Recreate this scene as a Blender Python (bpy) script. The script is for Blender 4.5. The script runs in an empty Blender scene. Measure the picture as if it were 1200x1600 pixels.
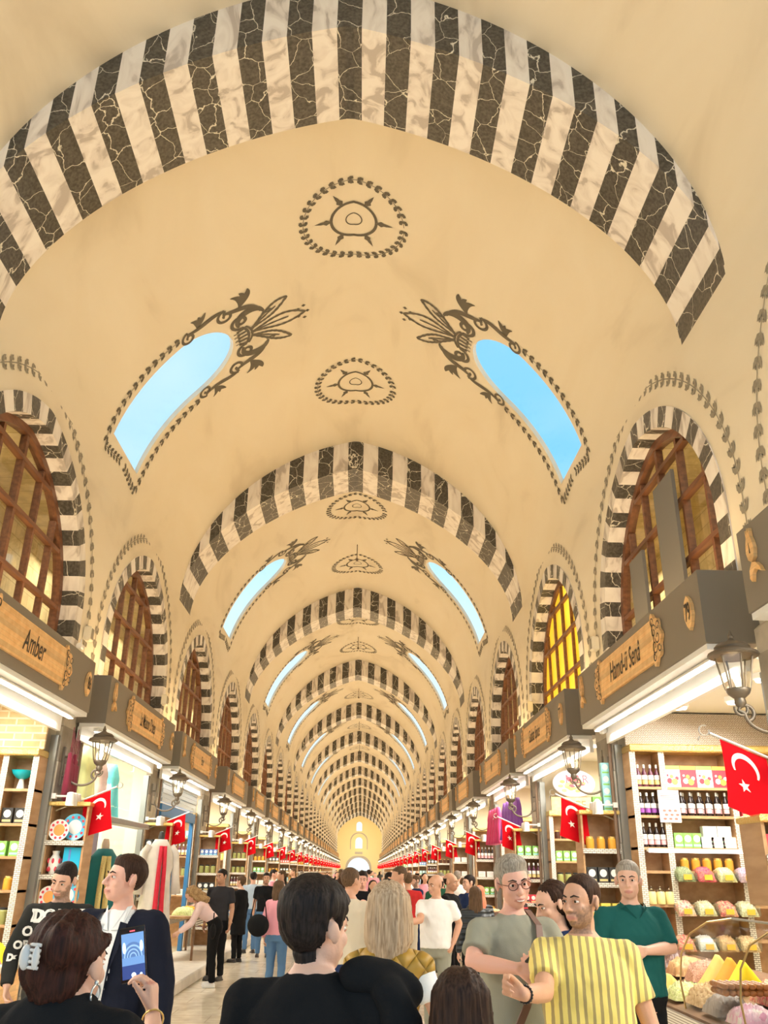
import bpy, bmesh, math, random
from mathutils import Vector, Matrix, noise
from mathutils.geometry import tessellate_polygon
random.seed(7)
PI = math.pi
S = bpy.context.scene
COL = S.collection
# ---------------------------------------------------------------- camera
def rad(a): return a*PI/180
F_PX, PITCH, YAW, ROLL = 1317.2, rad(23.08), rad(1.106), rad(.856)
cam = bpy.data.cameras.new('camera'); co = bpy.data.objects.new('camera', cam); COL.objects.link(co)
cam.sensor_fit = 'VERTICAL'; cam.sensor_height = 32; cam.lens = 32*F_PX/1600
cam.clip_start = .05; cam.clip_end = 500
fw = Vector((math.sin(YAW)*math.cos(PITCH), math.cos(YAW)*math.cos(PITCH), math.sin(PITCH)))
r0 = Vector((math.cos(YAW), -math.sin(YAW), 0)); u0 = r0.cross(fw)
rr = r0*math.cos(ROLL)+u0*math.sin(ROLL); uu = -r0*math.sin(ROLL)+u0*math.cos(ROLL)
co.matrix_world = Matrix(((rr.x, uu.x, -fw.x, .317), (rr.y, uu.y, -fw.y, 0), (rr.z, uu.z, -fw.z, 1.75), (0, 0, 0, 1)))
S.camera = co
S.view_settings.view_transform = 'Standard'; S.view_settings.look = 'None'
S.view_settings.gamma = 1; S.view_settings.use_curve_mapping = False
S.view_settings.exposure = .33
# ---------------------------------------------------------------- sky
wd = bpy.data.worlds.new('sky'); S.world = wd; wd.use_nodes = True
nt = wd.node_tree; nt.nodes.clear()
def nd(t, ty, **k):
    n = t.nodes.new(ty)
    for a, b in k.items(): setattr(n, a, b)
    return n
tc = nd(nt, 'ShaderNodeTexCoord'); sp = nd(nt, 'ShaderNodeSeparateXYZ'); nt.links.new(tc.outputs['Generated'], sp.inputs[0])
cr = nd(nt, 'ShaderNodeValToRGB'); nt.links.new(sp.outputs['Z'], cr.inputs[0])
E = cr.color_ramp.elements
E[0].position = 0; E[0].color = (.80, .93, 1, 1); E[1].position = 1; E[1].color = (.60, .82, 1, 1)
for p, c in ((.28, (.62, .88, 1)), (.45, (.22, .60, 1)), (.62, (.26, .62, 1)), (.8, (.55, .80, 1))):
    e = E.new(p); e.color = (*c, 1)
nz = nd(nt, 'ShaderNodeTexNoise'); nz.inputs['Scale'].default_value = 2.2; nz.inputs['Detail'].default_value = 4
nt.links.new(tc.outputs['Generated'], nz.inputs['Vector'])
mr = nd(nt, 'ShaderNodeMapRange'); mr.inputs[1].default_value = .52; mr.inputs[2].default_value = .75; mr.inputs[4].default_value = .5
nt.links.new(nz.outputs[0], mr.inputs[0])
mx = nd(nt, 'ShaderNodeMix', data_type='RGBA'); mx.inputs['B'].default_value = (.9, .97, 1, 1)
nt.links.new(mr.outputs[0], mx.inputs['Factor']); nt.links.new(cr.outputs[0], mx.inputs['A'])
bg = nd(nt, 'ShaderNodeBackground'); bg.inputs[1].default_value = 1.0
ow = nd(nt, 'ShaderNodeOutputWorld'); nt.links.new(mx.outputs['Result'], bg.inputs[0]); nt.links.new(bg.outputs[0], ow.inputs[0])
# ---------------------------------------------------------------- light levels (watts)
P_UP, P_STRIP, P_ROOM, P_GAL = 38, 36, 125, 55
WARM = (1, .68, .33); WHITE = (1, .95, .86)
def area(name, loc, direction, sx, sy, power, color, spread=PI):
    l = bpy.data.lights.new(name, 'AREA'); l.shape = 'RECTANGLE'; l.size = sx; l.size_y = sy; l.energy = power; l.color = color; l.spread = spread
    o = bpy.data.objects.new(name, l); COL.objects.link(o); o.location = loc
    o.rotation_euler = Vector(direction).to_track_quat('-Z', 'Y').to_euler(); return o
# ---------------------------------------------------------------- hall dimensions
W, ZF, BV, BA, KV, KA = 3.5, 6.78, 3.73, 3.05, .18, .27
Y1, BAY, AT = 6.09, 10.497, 1.17
NBAY = 13; YEND = Y1+NBAY*BAY
def prof(th, b, k):
    return W*math.sin(th), ZF+b*((1-k)*math.cos(th)+k*(1-abs(math.sin(th))))
_tab = [(0, 0)]
for i in range(1, 401):
    a, c = prof((i-1)*PI/800, BV, KV), prof(i*PI/800, BV, KV)
    _tab.append((_tab[-1][0]+math.hypot(c[0]-a[0], c[1]-a[1]), i*PI/800))
ARCL = _tab[-1][0]
def th_of(s):
    t = abs(s); lo = 0; hi = 400
    while hi-lo > 1:
        m = (lo+hi)//2
        if _tab[m][0] <= t: lo = m
        else: hi = m
    f = (t-_tab[lo][0])/(_tab[hi][0]-_tab[lo][0]); th = _tab[lo][1]+f*(_tab[hi][1]-_tab[lo][1])
    return th if s >= 0 else -th
def vault(s, y, off=0):
    th = th_of(max(-ARCL, min(ARCL, s))); x, z = prof(th, BV, KV)
    n = Vector((-x/W**2, 0, -(z-ZF)/BV**2 - .02)).normalized()
    return Vector((x, y, z))+n*off
# ---------------------------------------------------------------- mesh builder
class MB:
    def __init__(s): s.v = []; s.f = []; s.m = []; s.M = None
    def add(s, vs, fs, m=0):
        n = len(s.v); s.v += [tuple(s.M@Vector(p)) if s.M else tuple(p) for p in vs]
        s.f += [tuple(i+n for i in f) for f in fs]; s.m += [m]*len(fs); return s
    def box(s, lo, hi, m=0):
        (a, b, c), (d, e, f) = lo, hi
        return s.add([(a,b,c),(d,b,c),(d,e,c),(a,e,c),(a,b,f),(d,b,f),(d,e,f),(a,e,f)],
                     [(0,3,2,1),(4,5,6,7),(0,1,5,4),(1,2,6,5),(2,3,7,6),(3,0,4,7)], m)
    def bbox(s, lo, hi, m=0, e=.01):
        (a, b, c), (d, f, g) = lo, hi; e = min(e, (d-a)*.3, (f-b)*.3, (g-c)*.3)
        vs = []; P = []
        for z, k in ((c, e), (c+e, 0), (g-e, 0), (g, e)):
            vs += [(a+e if k else a, b+e if k else b, z), (d-e if k else d, b+e if k else b, z), (d-e if k else d, f-e if k else f, z), (a+e if k else a, f-e if k else f, z)]
        for r in range(3):
            for i in range(4):
                j = (i+1) % 4; P.append((r*4+i, r*4+j, r*4+4+j, r*4+4+i))
        return s.add(vs, P+[(3, 2, 1, 0), (12, 13, 14, 15)], m)
    def ring(s, rings, m=0, cap=True, closed=True):
        n = len(rings[0]); vs = [p for r in rings for p in r]; fs = []
        for k in range(len(rings)-1):
            for i in range(n if closed else n-1):
                j = (i+1) % n; fs.append((k*n+i, k*n+j, k*n+n+j, k*n+n+i))
        if cap: fs += [tuple(range(n))[::-1], tuple(range((len(rings)-1)*n, len(rings)*n))]
        return s.add(vs, fs, m)
    def lathe(s, prof_, c=(0,0,0), n=16, m=0, cap=True, ax='z'):
        R = []
        for r, z in prof_:
            q = []
            for i in range(n):
                a = 2*PI*i/n; x, y = r*math.cos(a), r*math.sin(a)
                q.append((c[0]+x, c[1]+y, c[2]+z) if ax == 'z' else ((c[0]+x, c[1]-z, c[2]+y) if ax == 'y' else (c[0]+z, c[1]+x, c[2]+y)))
            R.append(q)
        return s.ring(R, m, cap)
    def tube(s, pts, r, n=8, m=0):
        pts = [Vector(p) for p in pts]; R = []
        t0 = (pts[1]-pts[0]).normalized(); up = Vector((0,0,1)) if abs(t0.z) < .9 else Vector((0,1,0)); sd = t0.cross(up).normalized()
        for i, p in enumerate(pts):
            t = (pts[min(i+1, len(pts)-1)]-pts[max(i-1, 0)]).normalized()
            sd = (sd-t*sd.dot(t)).normalized(); b = t.cross(sd); q = r[i] if isinstance(r, (list, tuple)) else r
            R.append([p+(sd*math.cos(2*PI*k/n)+b*math.sin(2*PI*k/n))*q for k in range(n)])
        return s.ring(R, m)
    def ell(s, c, r, n=14, h=9, m=0, M=None):
        R = []
        for j in range(h+1):
            a = PI*(j+.0)/h; a = min(max(a, .02), PI-.02); z = -math.cos(a); q = math.sin(a); rg = []
            for i in range(n):
                p = Vector((q*math.cos(2*PI*i/n)*r[0], q*math.sin(2*PI*i/n)*r[1], z*r[2]))
                if M: p = M@p
                rg.append(p+Vector(c))
            R.append(rg)
        return s.ring(R, m)
    def poly(s, pts, d, m=0):
        """flat outline pts (3D, coplanar) extruded by vector d"""
        n = len(pts); d = Vector(d); a = [Vector(p) for p in pts]
        return s.add(a+[p+d for p in a], [tuple(range(n))[::-1], tuple(range(n, 2*n))]+[(i, (i+1) % n, (i+1) % n+n, i+n) for i in range(n)], m)
    def face(s, pts, m=0): return s.add(pts, [tuple(range(len(pts)))], m)
    def build(s, name, mats, parent=None, smooth=False, loc=None):
        me = bpy.data.meshes.new(name); me.from_pydata(s.v, [], s.f)
        for m in (mats if isinstance(mats, (list, tuple)) else [mats]): me.materials.append(m)
        if max(s.m or [0]) > 0: me.polygons.foreach_set('material_index', s.m)
        if smooth:
            me.polygons.foreach_set('use_smooth', [True]*len(s.f))
            if smooth != 'all': me.set_sharp_from_angle(angle=rad(38))
        me.update()
        o = bpy.data.objects.new(name, me); COL.objects.link(o)
        if parent: o.parent = parent
        if loc: o.location = loc
        return o
def tag(o, label=None, cat=None, group=None, kind=None):
    if label: o['label'] = label
    if cat: o['category'] = cat
    if group: o['group'] = group
    if kind: o['kind'] = kind
    return o
def empty(name, loc=(0,0,0), rz=0):
    o = bpy.data.objects.new(name, None); COL.objects.link(o); o.location = loc; o.rotation_euler = (0,0,rz); o.empty_display_size = .1; return o
def kids(o): return [c for c in list(KID.get(o.name, []))]
def copy_tree(o, loc=None, rz=None, label=None, group=None, parent=None):
    c = o.copy(); COL.objects.link(c)
    if parent: c.parent = parent
    for k in ('label', 'group'):
        v = label if k == 'label' else group
        if v: c[k] = v
    if loc is not None: c.location = loc
    if rz is not None: c.rotation_euler = (0, 0, rz)
    for ch in list(o.children): copy_tree(ch, parent=c)
    return c
_ORD = 'first second third fourth fifth sixth seventh eighth ninth tenth eleventh twelfth thirteenth fourteenth fifteenth sixteenth seventeenth eighteenth nineteenth twentieth'.split()
def ordn(i):
    return _ORD[i] if i < 20 else 'twenty '+_ORD[i-20]
# ---------------------------------------------------------------- materials
MT = {}
def mat(name, color=(.8,.8,.8), rough=.6, metal=0, emit=None, es=1, trans=0, alpha=1, sheen=0, coat=0, bump=0, bscale=40, var=0, vscale=6, spec=.5):
    if name in MT: return MT[name]
    m = bpy.data.materials.new(name); m.use_nodes = True; t = m.node_tree; b = t.nodes['Principled BSDF']
    b.inputs['Base Color'].default_value = (*color, 1); b.inputs['Roughness'].default_value = rough; b.inputs['Metallic'].default_value = metal
    b.inputs['Specular IOR Level'].default_value = spec
    if emit: b.inputs['Emission Color'].default_value = (*emit, 1); b.inputs['Emission Strength'].default_value = es
    if trans: b.inputs['Transmission Weight'].default_value = trans
    if alpha < 1: b.inputs['Alpha'].default_value = alpha
    if sheen: b.inputs['Sheen Weight'].default_value = sheen
    if coat: b.inputs['Coat Weight'].default_value = coat
    if bump or var:
        c = nd(t, 'ShaderNodeTexCoord')
    if bump:
        n = nd(t, 'ShaderNodeTexNoise'); n.inputs['Scale'].default_value = bscale; n.inputs['Detail'].default_value = 3
        u = nd(t, 'ShaderNodeBump'); u.inputs['Strength'].default_value = bump; u.inputs['Distance'].default_value = .02
        t.links.new(c.outputs['Object'], n.inputs['Vector']); t.links.new(n.outputs[0], u.inputs['Height']); t.links.new(u.outputs[0], b.inputs['Normal'])
    if var:
        n = nd(t, 'ShaderNodeTexNoise'); n.inputs['Scale'].default_value = vscale; n.inputs['Detail'].default_value = 4
        r = nd(t, 'ShaderNodeMapRange'); r.inputs[3].default_value = 1-var; r.inputs[4].default_value = 1+var*.6; r.inputs[1].default_value = .3; r.inputs[2].default_value = .7
        x = nd(t, 'ShaderNodeMix', data_type='RGBA', blend_type='MULTIPLY'); x.inputs['Factor'].default_value = 1; x.inputs['A'].default_value = (*color, 1)
        t.links.new(c.outputs['Object'], n.inputs['Vector']); t.links.new(n.outputs[0], r.inputs[0]); t.links.new(r.outputs[0], x.inputs['B']); t.links.new(x.outputs['Result'], b.inputs['Base Color'])
    MT[name] = m; return m
def ramp(t, src, stops, interp='LINEAR'):
    r = nd(t, 'ShaderNodeValToRGB'); e = r.color_ramp.elements; r.color_ramp.interpolation = interp
    e[0].position = stops[0][0]; e[0].color = (*stops[0][1], 1); e[1].position = stops[-1][0]; e[1].color = (*stops[-1][1], 1)
    for p, c in stops[1:-1]: q = e.new(p); q.color = (*c, 1)
    t.links.new(src, r.inputs[0]); return r
def nodes_of(m): t = m.node_tree; return t, t.nodes['Principled BSDF']
def marble_dark():
    m = mat('dark_veined_marble', (.03,.03,.028), .35); t, b = nodes_of(m)
    c = nd(t, 'ShaderNodeTexCoord'); mp = nd(t, 'ShaderNodeMapping'); mp.inputs['Scale'].default_value = (1, 1, .8); t.links.new(c.outputs['Object'], mp.inputs[0])
    n = nd(t, 'ShaderNodeTexNoise'); n.inputs['Scale'].default_value = 3; n.inputs['Detail'].default_value = 5; t.links.new(mp.outputs[0], n.inputs['Vector'])
    a = nd(t, 'ShaderNodeMix', data_type='VECTOR'); a.inputs['Factor'].default_value = .22
    t.links.new(mp.outputs[0], a.inputs['A']); t.links.new(n.outputs['Color'], a.inputs['B'])
    v = nd(t, 'ShaderNodeTexVoronoi', feature='DISTANCE_TO_EDGE'); v.inputs['Scale'].default_value = 4.6; t.links.new(a.outputs['Result'], v.inputs['Vector'])
    n2 = nd(t, 'ShaderNodeTexNoise'); n2.inputs['Scale'].default_value = 2.5; t.links.new(c.outputs['Object'], n2.inputs['Vector'])
    w = nd(t, 'ShaderNodeMath', operation='MULTIPLY'); w.inputs[1].default_value = .035; t.links.new(n2.outputs[0], w.inputs[0])
    dv = nd(t, 'ShaderNodeMath', operation='DIVIDE'); t.links.new(v.outputs['Distance'], dv.inputs[0]); t.links.new(w.outputs[0], dv.inputs[1])
    n3 = nd(t, 'ShaderNodeTexNoise'); n3.inputs['Scale'].default_value = 30; n3.inputs['Detail'].default_value = 4; t.links.new(c.outputs['Object'], n3.inputs['Vector'])
    base = ramp(t, n3.outputs[0], [(.35, (.045,.042,.036)), (.7, (.12,.11,.095))])
    vn = ramp(t, dv.outputs[0], [(.25, (.75,.72,.62)), (1, (0,0,0))])
    x = nd(t, 'ShaderNodeMix', data_type='RGBA', blend_type='LIGHTEN'); x.inputs['Factor'].default_value = 1
    t.links.new(base.outputs[0], x.inputs['A']); t.links.new(vn.outputs[0], x.inputs['B']); t.links.new(x.outputs['Result'], b.inputs['Base Color']); return m
def marble_light():
    m = mat('pale_veined_marble', (.78,.74,.68), .35); t, b = nodes_of(m)
    c = nd(t, 'ShaderNodeTexCoord'); mp = nd(t, 'ShaderNodeMapping'); mp.inputs['Scale'].default_value = (1.4, 1.4, .5); mp.inputs['Rotation'].default_value = (.5, .5, .6); t.links.new(c.outputs['Object'], mp.inputs[0])
    n = nd(t, 'ShaderNodeTexNoise'); n.inputs['Scale'].default_value = 3.2; n.inputs['Detail'].default_value = 6; n.inputs['Distortion'].default_value = 1.2; t.links.new(mp.outputs[0], n.inputs['Vector'])
    r = ramp(t, n.outputs[0], [(.38, (.52,.47,.43)), (.46, (.76,.71,.66)), (.6, (.86,.82,.77))]); t.links.new(r.outputs[0], b.inputs['Base Color']); return m
def plaster():
    m = mat('cream_plaster', (.8,.74,.63), .75); t, b = nodes_of(m)
    c = nd(t, 'ShaderNodeTexCoord'); mp = nd(t, 'ShaderNodeMapping'); mp.inputs['Rotation'].default_value = (.9, .3, .2); mp.inputs['Scale'].default_value = (.6, .25, .6); t.links.new(c.outputs['Object'], mp.inputs[0])
    n = nd(t, 'ShaderNodeTexNoise'); n.inputs['Scale'].default_value = 1.5; n.inputs['Detail'].default_value = 5; n.inputs['Distortion'].default_value = .8; t.links.new(mp.outputs[0], n.inputs['Vector'])
    r = ramp(t, n.outputs[0], [(.3, (.68,.60,.46)), (.44, (.78,.70,.55)), (.7, (.81,.74,.60))]); t.links.new(r.outputs[0], b.inputs['Base Color']); return m
def wood(name, c1, c2, sc=6, rough=.45, plank=False):
    m = mat(name, c1, rough); t, b = nodes_of(m)
    c = nd(t, 'ShaderNodeTexCoord'); mp = nd(t, 'ShaderNodeMapping'); mp.inputs['Scale'].default_value = (sc, .8, sc*1.5); t.links.new(c.outputs['Object'], mp.inputs[0])
    n = nd(t, 'ShaderNodeTexNoise'); n.inputs['Scale'].default_value = 3; n.inputs['Detail'].default_value = 5; t.links.new(mp.outputs[0], n.inputs['Vector'])
    r = ramp(t, n.outputs[0], [(.35, c1), (.65, c2)])
    if plank:
        k = nd(t, 'ShaderNodeTexBrick'); k.inputs['Scale'].default_value = 1; k.inputs['Mortar Size'].default_value = .001; k.inputs['Brick Width'].default_value = .28; k.inputs['Row Height'].default_value = .045
        k.inputs['Color1'].default_value = (.85,.85,.85,1); k.inputs['Color2'].default_value = (1.15,1.1,1.0,1); k.inputs['Mortar'].default_value = (.7,.7,.7,1)
        mp2 = nd(t, 'ShaderNodeMapping'); mp2.inputs['Rotation'].default_value = (0, -PI/2, -PI/2)
        s2 = nd(t, 'ShaderNodeSeparateXYZ'); cb = nd(t, 'ShaderNodeCombineXYZ'); t.links.new(c.outputs['Object'], s2.inputs[0]); t.links.new(s2.outputs['Y'], cb.inputs['X']); t.links.new(s2.outputs['Z'], cb.inputs['Y']); t.links.new(cb.outputs[0], k.inputs['Vector'])
        x = nd(t, 'ShaderNodeMix', data_type='RGBA', blend_type='MULTIPLY'); x.inputs['Factor'].default_value = 1; t.links.new(r.outputs[0], x.inputs['A']); t.links.new(k.outputs[0], x.inputs['B']); t.links.new(x.outputs['Result'], b.inputs['Base Color'])
    else: t.links.new(r.outputs[0], b.inputs['Base Color'])
    return m
def brickish(name, c1, c2, mortar, bw, rh, ms, axes='xz', rough=.7, bump=.4, offset=.5, squash=1):
    m = mat(name, c1, rough); t, b = nodes_of(m)
    c = nd(t, 'ShaderNodeTexCoord'); s2 = nd(t, 'ShaderNodeSeparateXYZ'); cb = nd(t, 'ShaderNodeCombineXYZ'); t.links.new(c.outputs['Object'], s2.inputs[0])
    t.links.new(s2.outputs[axes[0].upper()], cb.inputs['X']); t.links.new(s2.outputs[axes[1].upper()], cb.inputs['Y'])
    k = nd(t, 'ShaderNodeTexBrick'); k.offset = offset; k.inputs['Scale'].default_value = 1; k.inputs['Mortar Size'].default_value = ms; k.inputs['Brick Width'].default_value = bw; k.inputs['Row Height'].default_value = rh
    k.inputs['Color1'].default_value = (*c1,1); k.inputs['Color2'].default_value = (*c2,1); k.inputs['Mortar'].default_value = (*mortar,1); k.inputs['Mortar Smooth'].default_value = .2
    t.links.new(cb.outputs[0], k.inputs['Vector'])
    n = nd(t, 'ShaderNodeTexNoise'); n.inputs['Scale'].default_value = 5; n.inputs['Detail'].default_value = 5; t.links.new(c.outputs['Object'], n.inputs['Vector'])
    r = nd(t, 'ShaderNodeMapRange'); r.inputs[1].default_value = .3; r.inputs[2].default_value = .7; r.inputs[3].default_value = .78; r.inputs[4].default_value = 1.12; t.links.new(n.outputs[0], r.inputs[0])
    x = nd(t, 'ShaderNodeMix', data_type='RGBA', blend_type='MULTIPLY'); x.inputs['Factor'].default_value = 1; t.links.new(k.outputs[0], x.inputs['A']); t.links.new(r.outputs[0], x.inputs['B']); t.links.new(x.outputs['Result'], b.inputs['Base Color'])
    if bump:
        u = nd(t, 'ShaderNodeBump'); u.inputs['Strength'].default_value = bump; u.inputs['Distance'].default_value = .01; t.links.new(k.outputs['Fac'], u.inputs['Height']); u.invert = True; t.links.new(u.outputs[0], b.inputs['Normal'])
    return m
M_DARK, M_LIGHT, M_PL = marble_dark(), marble_light(), plaster()
M_PAINT = mat('grey_stencil_paint', (.13,.115,.085), .7)
M_PAINT2 = mat('faded_grey_stencil_paint', (.30,.27,.21), .7)
M_FLOOR = brickish('polished_floor_tiles', (.74,.64,.49), (.80,.71,.56), (.52,.44,.33), 1.05, .55, .006, 'xy', .17, .1)
M_BROWN = wood('brown_window_wood', (.13,.05,.025), (.22,.09,.04), 5)
M_FASCIA = mat('taupe_fascia_paint', (.235,.20,.155), .5)
M_PLAQ = wood('pale_plaque_wood', (.80,.47,.19), (.90,.60,.29), 3, .45, True)
M_INK = mat('dark_brown_lettering', (.03,.018,.01), .5)
M_STONE = brickish('weathered_stone_blocks', (.50,.44,.35), (.58,.52,.42), (.33,.29,.23), .8, .42, .008, 'yz', .85, .5)
M_SHELF = wood('shelf_wood', (.42,.24,.105), (.54,.33,.165), 3)
M_SHELFD = wood('dark_walnut_wood', (.16,.085,.045), (.25,.14,.075), 3)
M_GOLD = mat('gilt_moulding', (.85,.62,.22), .3, .9, bump=.8, bscale=70)
M_IRON = mat('bronzed_iron', (.20,.165,.125), .45, .7)
M_WHITE = mat('white_enamel', (.85,.84,.8), .35)
M_CREAM = mat('cream_paint', (.80,.74,.60), .6)
M_GLASS = mat('clear_glass', (1,1,1), .02, trans=1, alpha=1)
def thin_glass(name, tint=(.9,.95,1), gloss=.12):
    m = mat(name); t = m.node_tree; t.nodes.clear(); o = nd(t, 'ShaderNodeOutputMaterial'); a = nd(t, 'ShaderNodeBsdfTransparent'); a.inputs[0].default_value = (*tint, 1)
    g = nd(t, 'ShaderNodeBsdfGlossy'); g.inputs['Roughness'].default_value = .03; x = nd(t, 'ShaderNodeMixShader'); x.inputs[0].default_value = gloss
    t.links.new(a.outputs[0], x.inputs[1]); t.links.new(g.outputs[0], x.inputs[2]); t.links.new(x.outputs[0], o.inputs[0]); return m
M_PANE = thin_glass('window_pane_glass', (.92,.95,.93), .16)
M_CASE = thin_glass('display_case_glass', (.96,.98,.97), .07)
M_SKYG = thin_glass('skylight_glass', (.97,.99,1), .03)
M_LED = mat('white_led_strip', (1,1,1), .5, emit=(1,.97,.9), es=5)
M_DISC = mat('ceiling_lamp_disc', (1,1,1), .5, emit=(1,.96,.86), es=9)
M_BULB = mat('warm_bulb', (1,1,1), .5, emit=(1,.85,.6), es=14)
M_CEIL = mat('shop_ceiling_paint', (.82,.78,.66), .7)
M_GREY = mat('grey_board', (.16,.155,.15), .6)
M_METAL = mat('grey_metal_frame', (.30,.31,.29), .4, .6)
# ================================================================ HALL SHELL
# floor
f = MB().box((-6.2, -1.5, -.2), (6.2, YEND+12, 0)).build('floor', M_FLOOR); tag(f, kind='structure')
# raised kerb platforms along the shops
for nm, x0, x1 in (('trim_1', -3.5, -2.40), ('trim_2', 2.72, 3.5)):
    o = MB().bbox((x0, -1, 0), (x1, YEND-.6, .17), e=.02).build(nm, mat('kerb_marble', (.66,.60,.50), .4, var=.15)); tag(o, kind='structure')
# windows: position list
WIN_A, WIN_B, WIN_Z, WIN_K = 2.12, 2.0, 4.75, .10
wc = [8.9+5.2485*k for k in range(-1, 26)]
def warch(c, sc, n=40, zb=3.62, dA=0):
    """outline points (y,z) of the pointed window arch"""
    A, B = WIN_A*sc+dA, WIN_B*sc+dA
    pts = [(c-A, zb)]
    for i in range(n+1):
        t = -PI/2+PI*i/n
        pts.append((c+A*math.sin(t), WIN_Z+B*((1-WIN_K)*math.cos(t)+WIN_K*(1-abs(math.sin(t))))))
    pts.append((c+A, zb)); return pts
def leaf(P, base, d, n, L, w, mb, m):
    """painted leaf on a surface: P maps 2D to 3D; base 2D, d direction 2D"""
    bx, by = base; dx, dy = d; nx, ny = -dy, dx
    out = [(0,0), (.25,.5), (.5,.42), (.62,.5), (1,.0), (.62,-.5), (.5,-.42), (.25,-.5)]
    mb.face([P(bx+dx*a*L+nx*b*w, by+dy*a*L+ny*b*w) for a, b in out], m)
def stroke(P, pts, wd_, mb, m):
    n = len(pts)
    for i in range(n):
        w = wd_[i] if isinstance(wd_, list) else wd_
        a = pts[max(i-1, 0)]; b = pts[min(i+1, n-1)]; dx, dy = b[0]-a[0], b[1]-a[1]; l = math.hypot(dx, dy) or 1; nx, ny = -dy/l*w/2, dx/l*w/2
        q = ((pts[i][0]+nx, pts[i][1]+ny), (pts[i][0]-nx, pts[i][1]-ny))
        if i: mb.face([P(*last[0]), P(*last[1]), P(*q[1]), P(*q[0])], m)
        last = q
STROKE = stroke
def resamp(pts, step):
    out = [pts[0]]; acc = 0
    for a, b in zip(pts, pts[1:]):
        l = math.hypot(b[0]-a[0], b[1]-a[1]); t = step-acc
        while t <= l and l > 0:
            out.append((a[0]+(b[0]-a[0])*t/l, a[1]+(b[1]-a[1])*t/l)); t += step
        acc = (acc+l) % step if l else acc
        acc = l-(t-step)
    return out
def garland(P, pts, mb, m, step=.16, L=.12, w=.055, stem=.012, berries=True):
    q = resamp(pts, step/2)
    stroke(P, q, stem, mb, m)
    for i in range(0, len(q)-1):
        a, b = q[i], q[i+1]; dx, dy = b[0]-a[0], b[1]-a[1]; l = math.hypot(dx, dy) or 1; dx /= l; dy /= l
        if i % 2 == 0:
            for s in (1, -1):
                ang = .55*s; d = (dx*math.cos(ang)-dy*math.sin(ang), dx*math.sin(ang)+dy*math.cos(ang)); leaf(P, (a[0]-dy*.012*s, a[1]+dx*.012*s), d, 0, L, w, mb, m)
        elif berries:
            for s in (1, -1):
                c = (a[0]-dy*.035*s, a[1]+dx*.035*s); r = .016
                mb.face([P(c[0]+r*math.cos(k*PI/3), c[1]+r*1.3*math.sin(k*PI/3)) for k in range(6)], m)
# side walls with arched openings
for side, sg in (('left', -1), ('right', 1)):
    mb = MB(); x = sg*W
    y0, z0, z1 = -1.6, 3.52, ZF
    edges = [y0]+[(wc[i]+wc[i+1])/2 for i in range(len(wc)-1)]+[YEND+.6]
    for i, c in enumerate(wc):
        a = edges[i]; b = edges[i+1]; hole = warch(c, .885, 32)
        outer = [(a, z0), (b, z0), (b, z1), (a, z1)]
        # quads fan: left strip, right strip, top
        n = len(hole)
        L_ = [p for p in hole[:n//2+1]]; R_ = hole[n//2:]
        allp = outer+hole
        tri = tessellate_polygon([[Vector((p[0], p[1], 0)) for p in outer], [Vector((p[0], p[1], 0)) for p in [(hole[0][0], z0+.03)]+hole[1:-1]+[(hole[-1][0], z0+.03)]]])
        allp = outer+[(hole[0][0], z0+.03)]+hole[1:-1]+[(hole[-1][0], z0+.03)]
        mb.add([(x, p[0], p[1]) for p in allp], [t if sg < 0 else t[::-1] for t in tri], 0)
        if i < 13:
            P = lambda u, v: Vector((x-sg*.006, u, v))
            pts = warch(c, 1, 60, 4.2, .30)
            garland(P, pts, mb, 2, .19, .13, .06, .012, i < 6)
    o = mb.build('wall_'+side, [M_PL, M_PAINT, M_PAINT2]); tag(o, kind='structure')
    # thin raised moulding hinted by the niche edge
    g = MB()
    xb = sg*(W+2.3)
    g.add([(xb, -1.6, 3.6), (xb, YEND, 3.6), (xb, YEND, 7.3), (xb, -1.6, 7.3)], [(0,1,2,3)])
    g.add([(sg*W, -1.6, 3.7), (sg*W, YEND, 3.7), (xb, YEND, 3.7), (xb, -1.6, 3.7)], [(0,1,2,3)])
    g.add([(sg*W, -1.6, 7.3), (sg*W, YEND, 7.3), (xb, YEND, 7.3), (xb, -1.6, 7.3)], [(0,1,2,3)])
    o = g.build('wall_gallery_'+side, brickish('gallery_stone_'+side, (.62,.50,.28), (.70,.58,.34), (.48,.38,.2), .5, .25, .01, 'yz', .8, .2)); tag(o, kind='structure')
    for k in range(0, 27, 1):
        if k < 8: area('gallery_light', (sg*(W+1.5), wc[k]+1.0, 7.1), (-sg*.15, 0, -1), 1.2, 1.2, P_GAL, (1, .86, .6))
        elif k % 2 == 0: area('gallery_light', (sg*(W+1.5), wc[k], 7.1), (0, 0, -1), 1.2, 4, P_GAL*1.5, (1, .7, .4))
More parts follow.
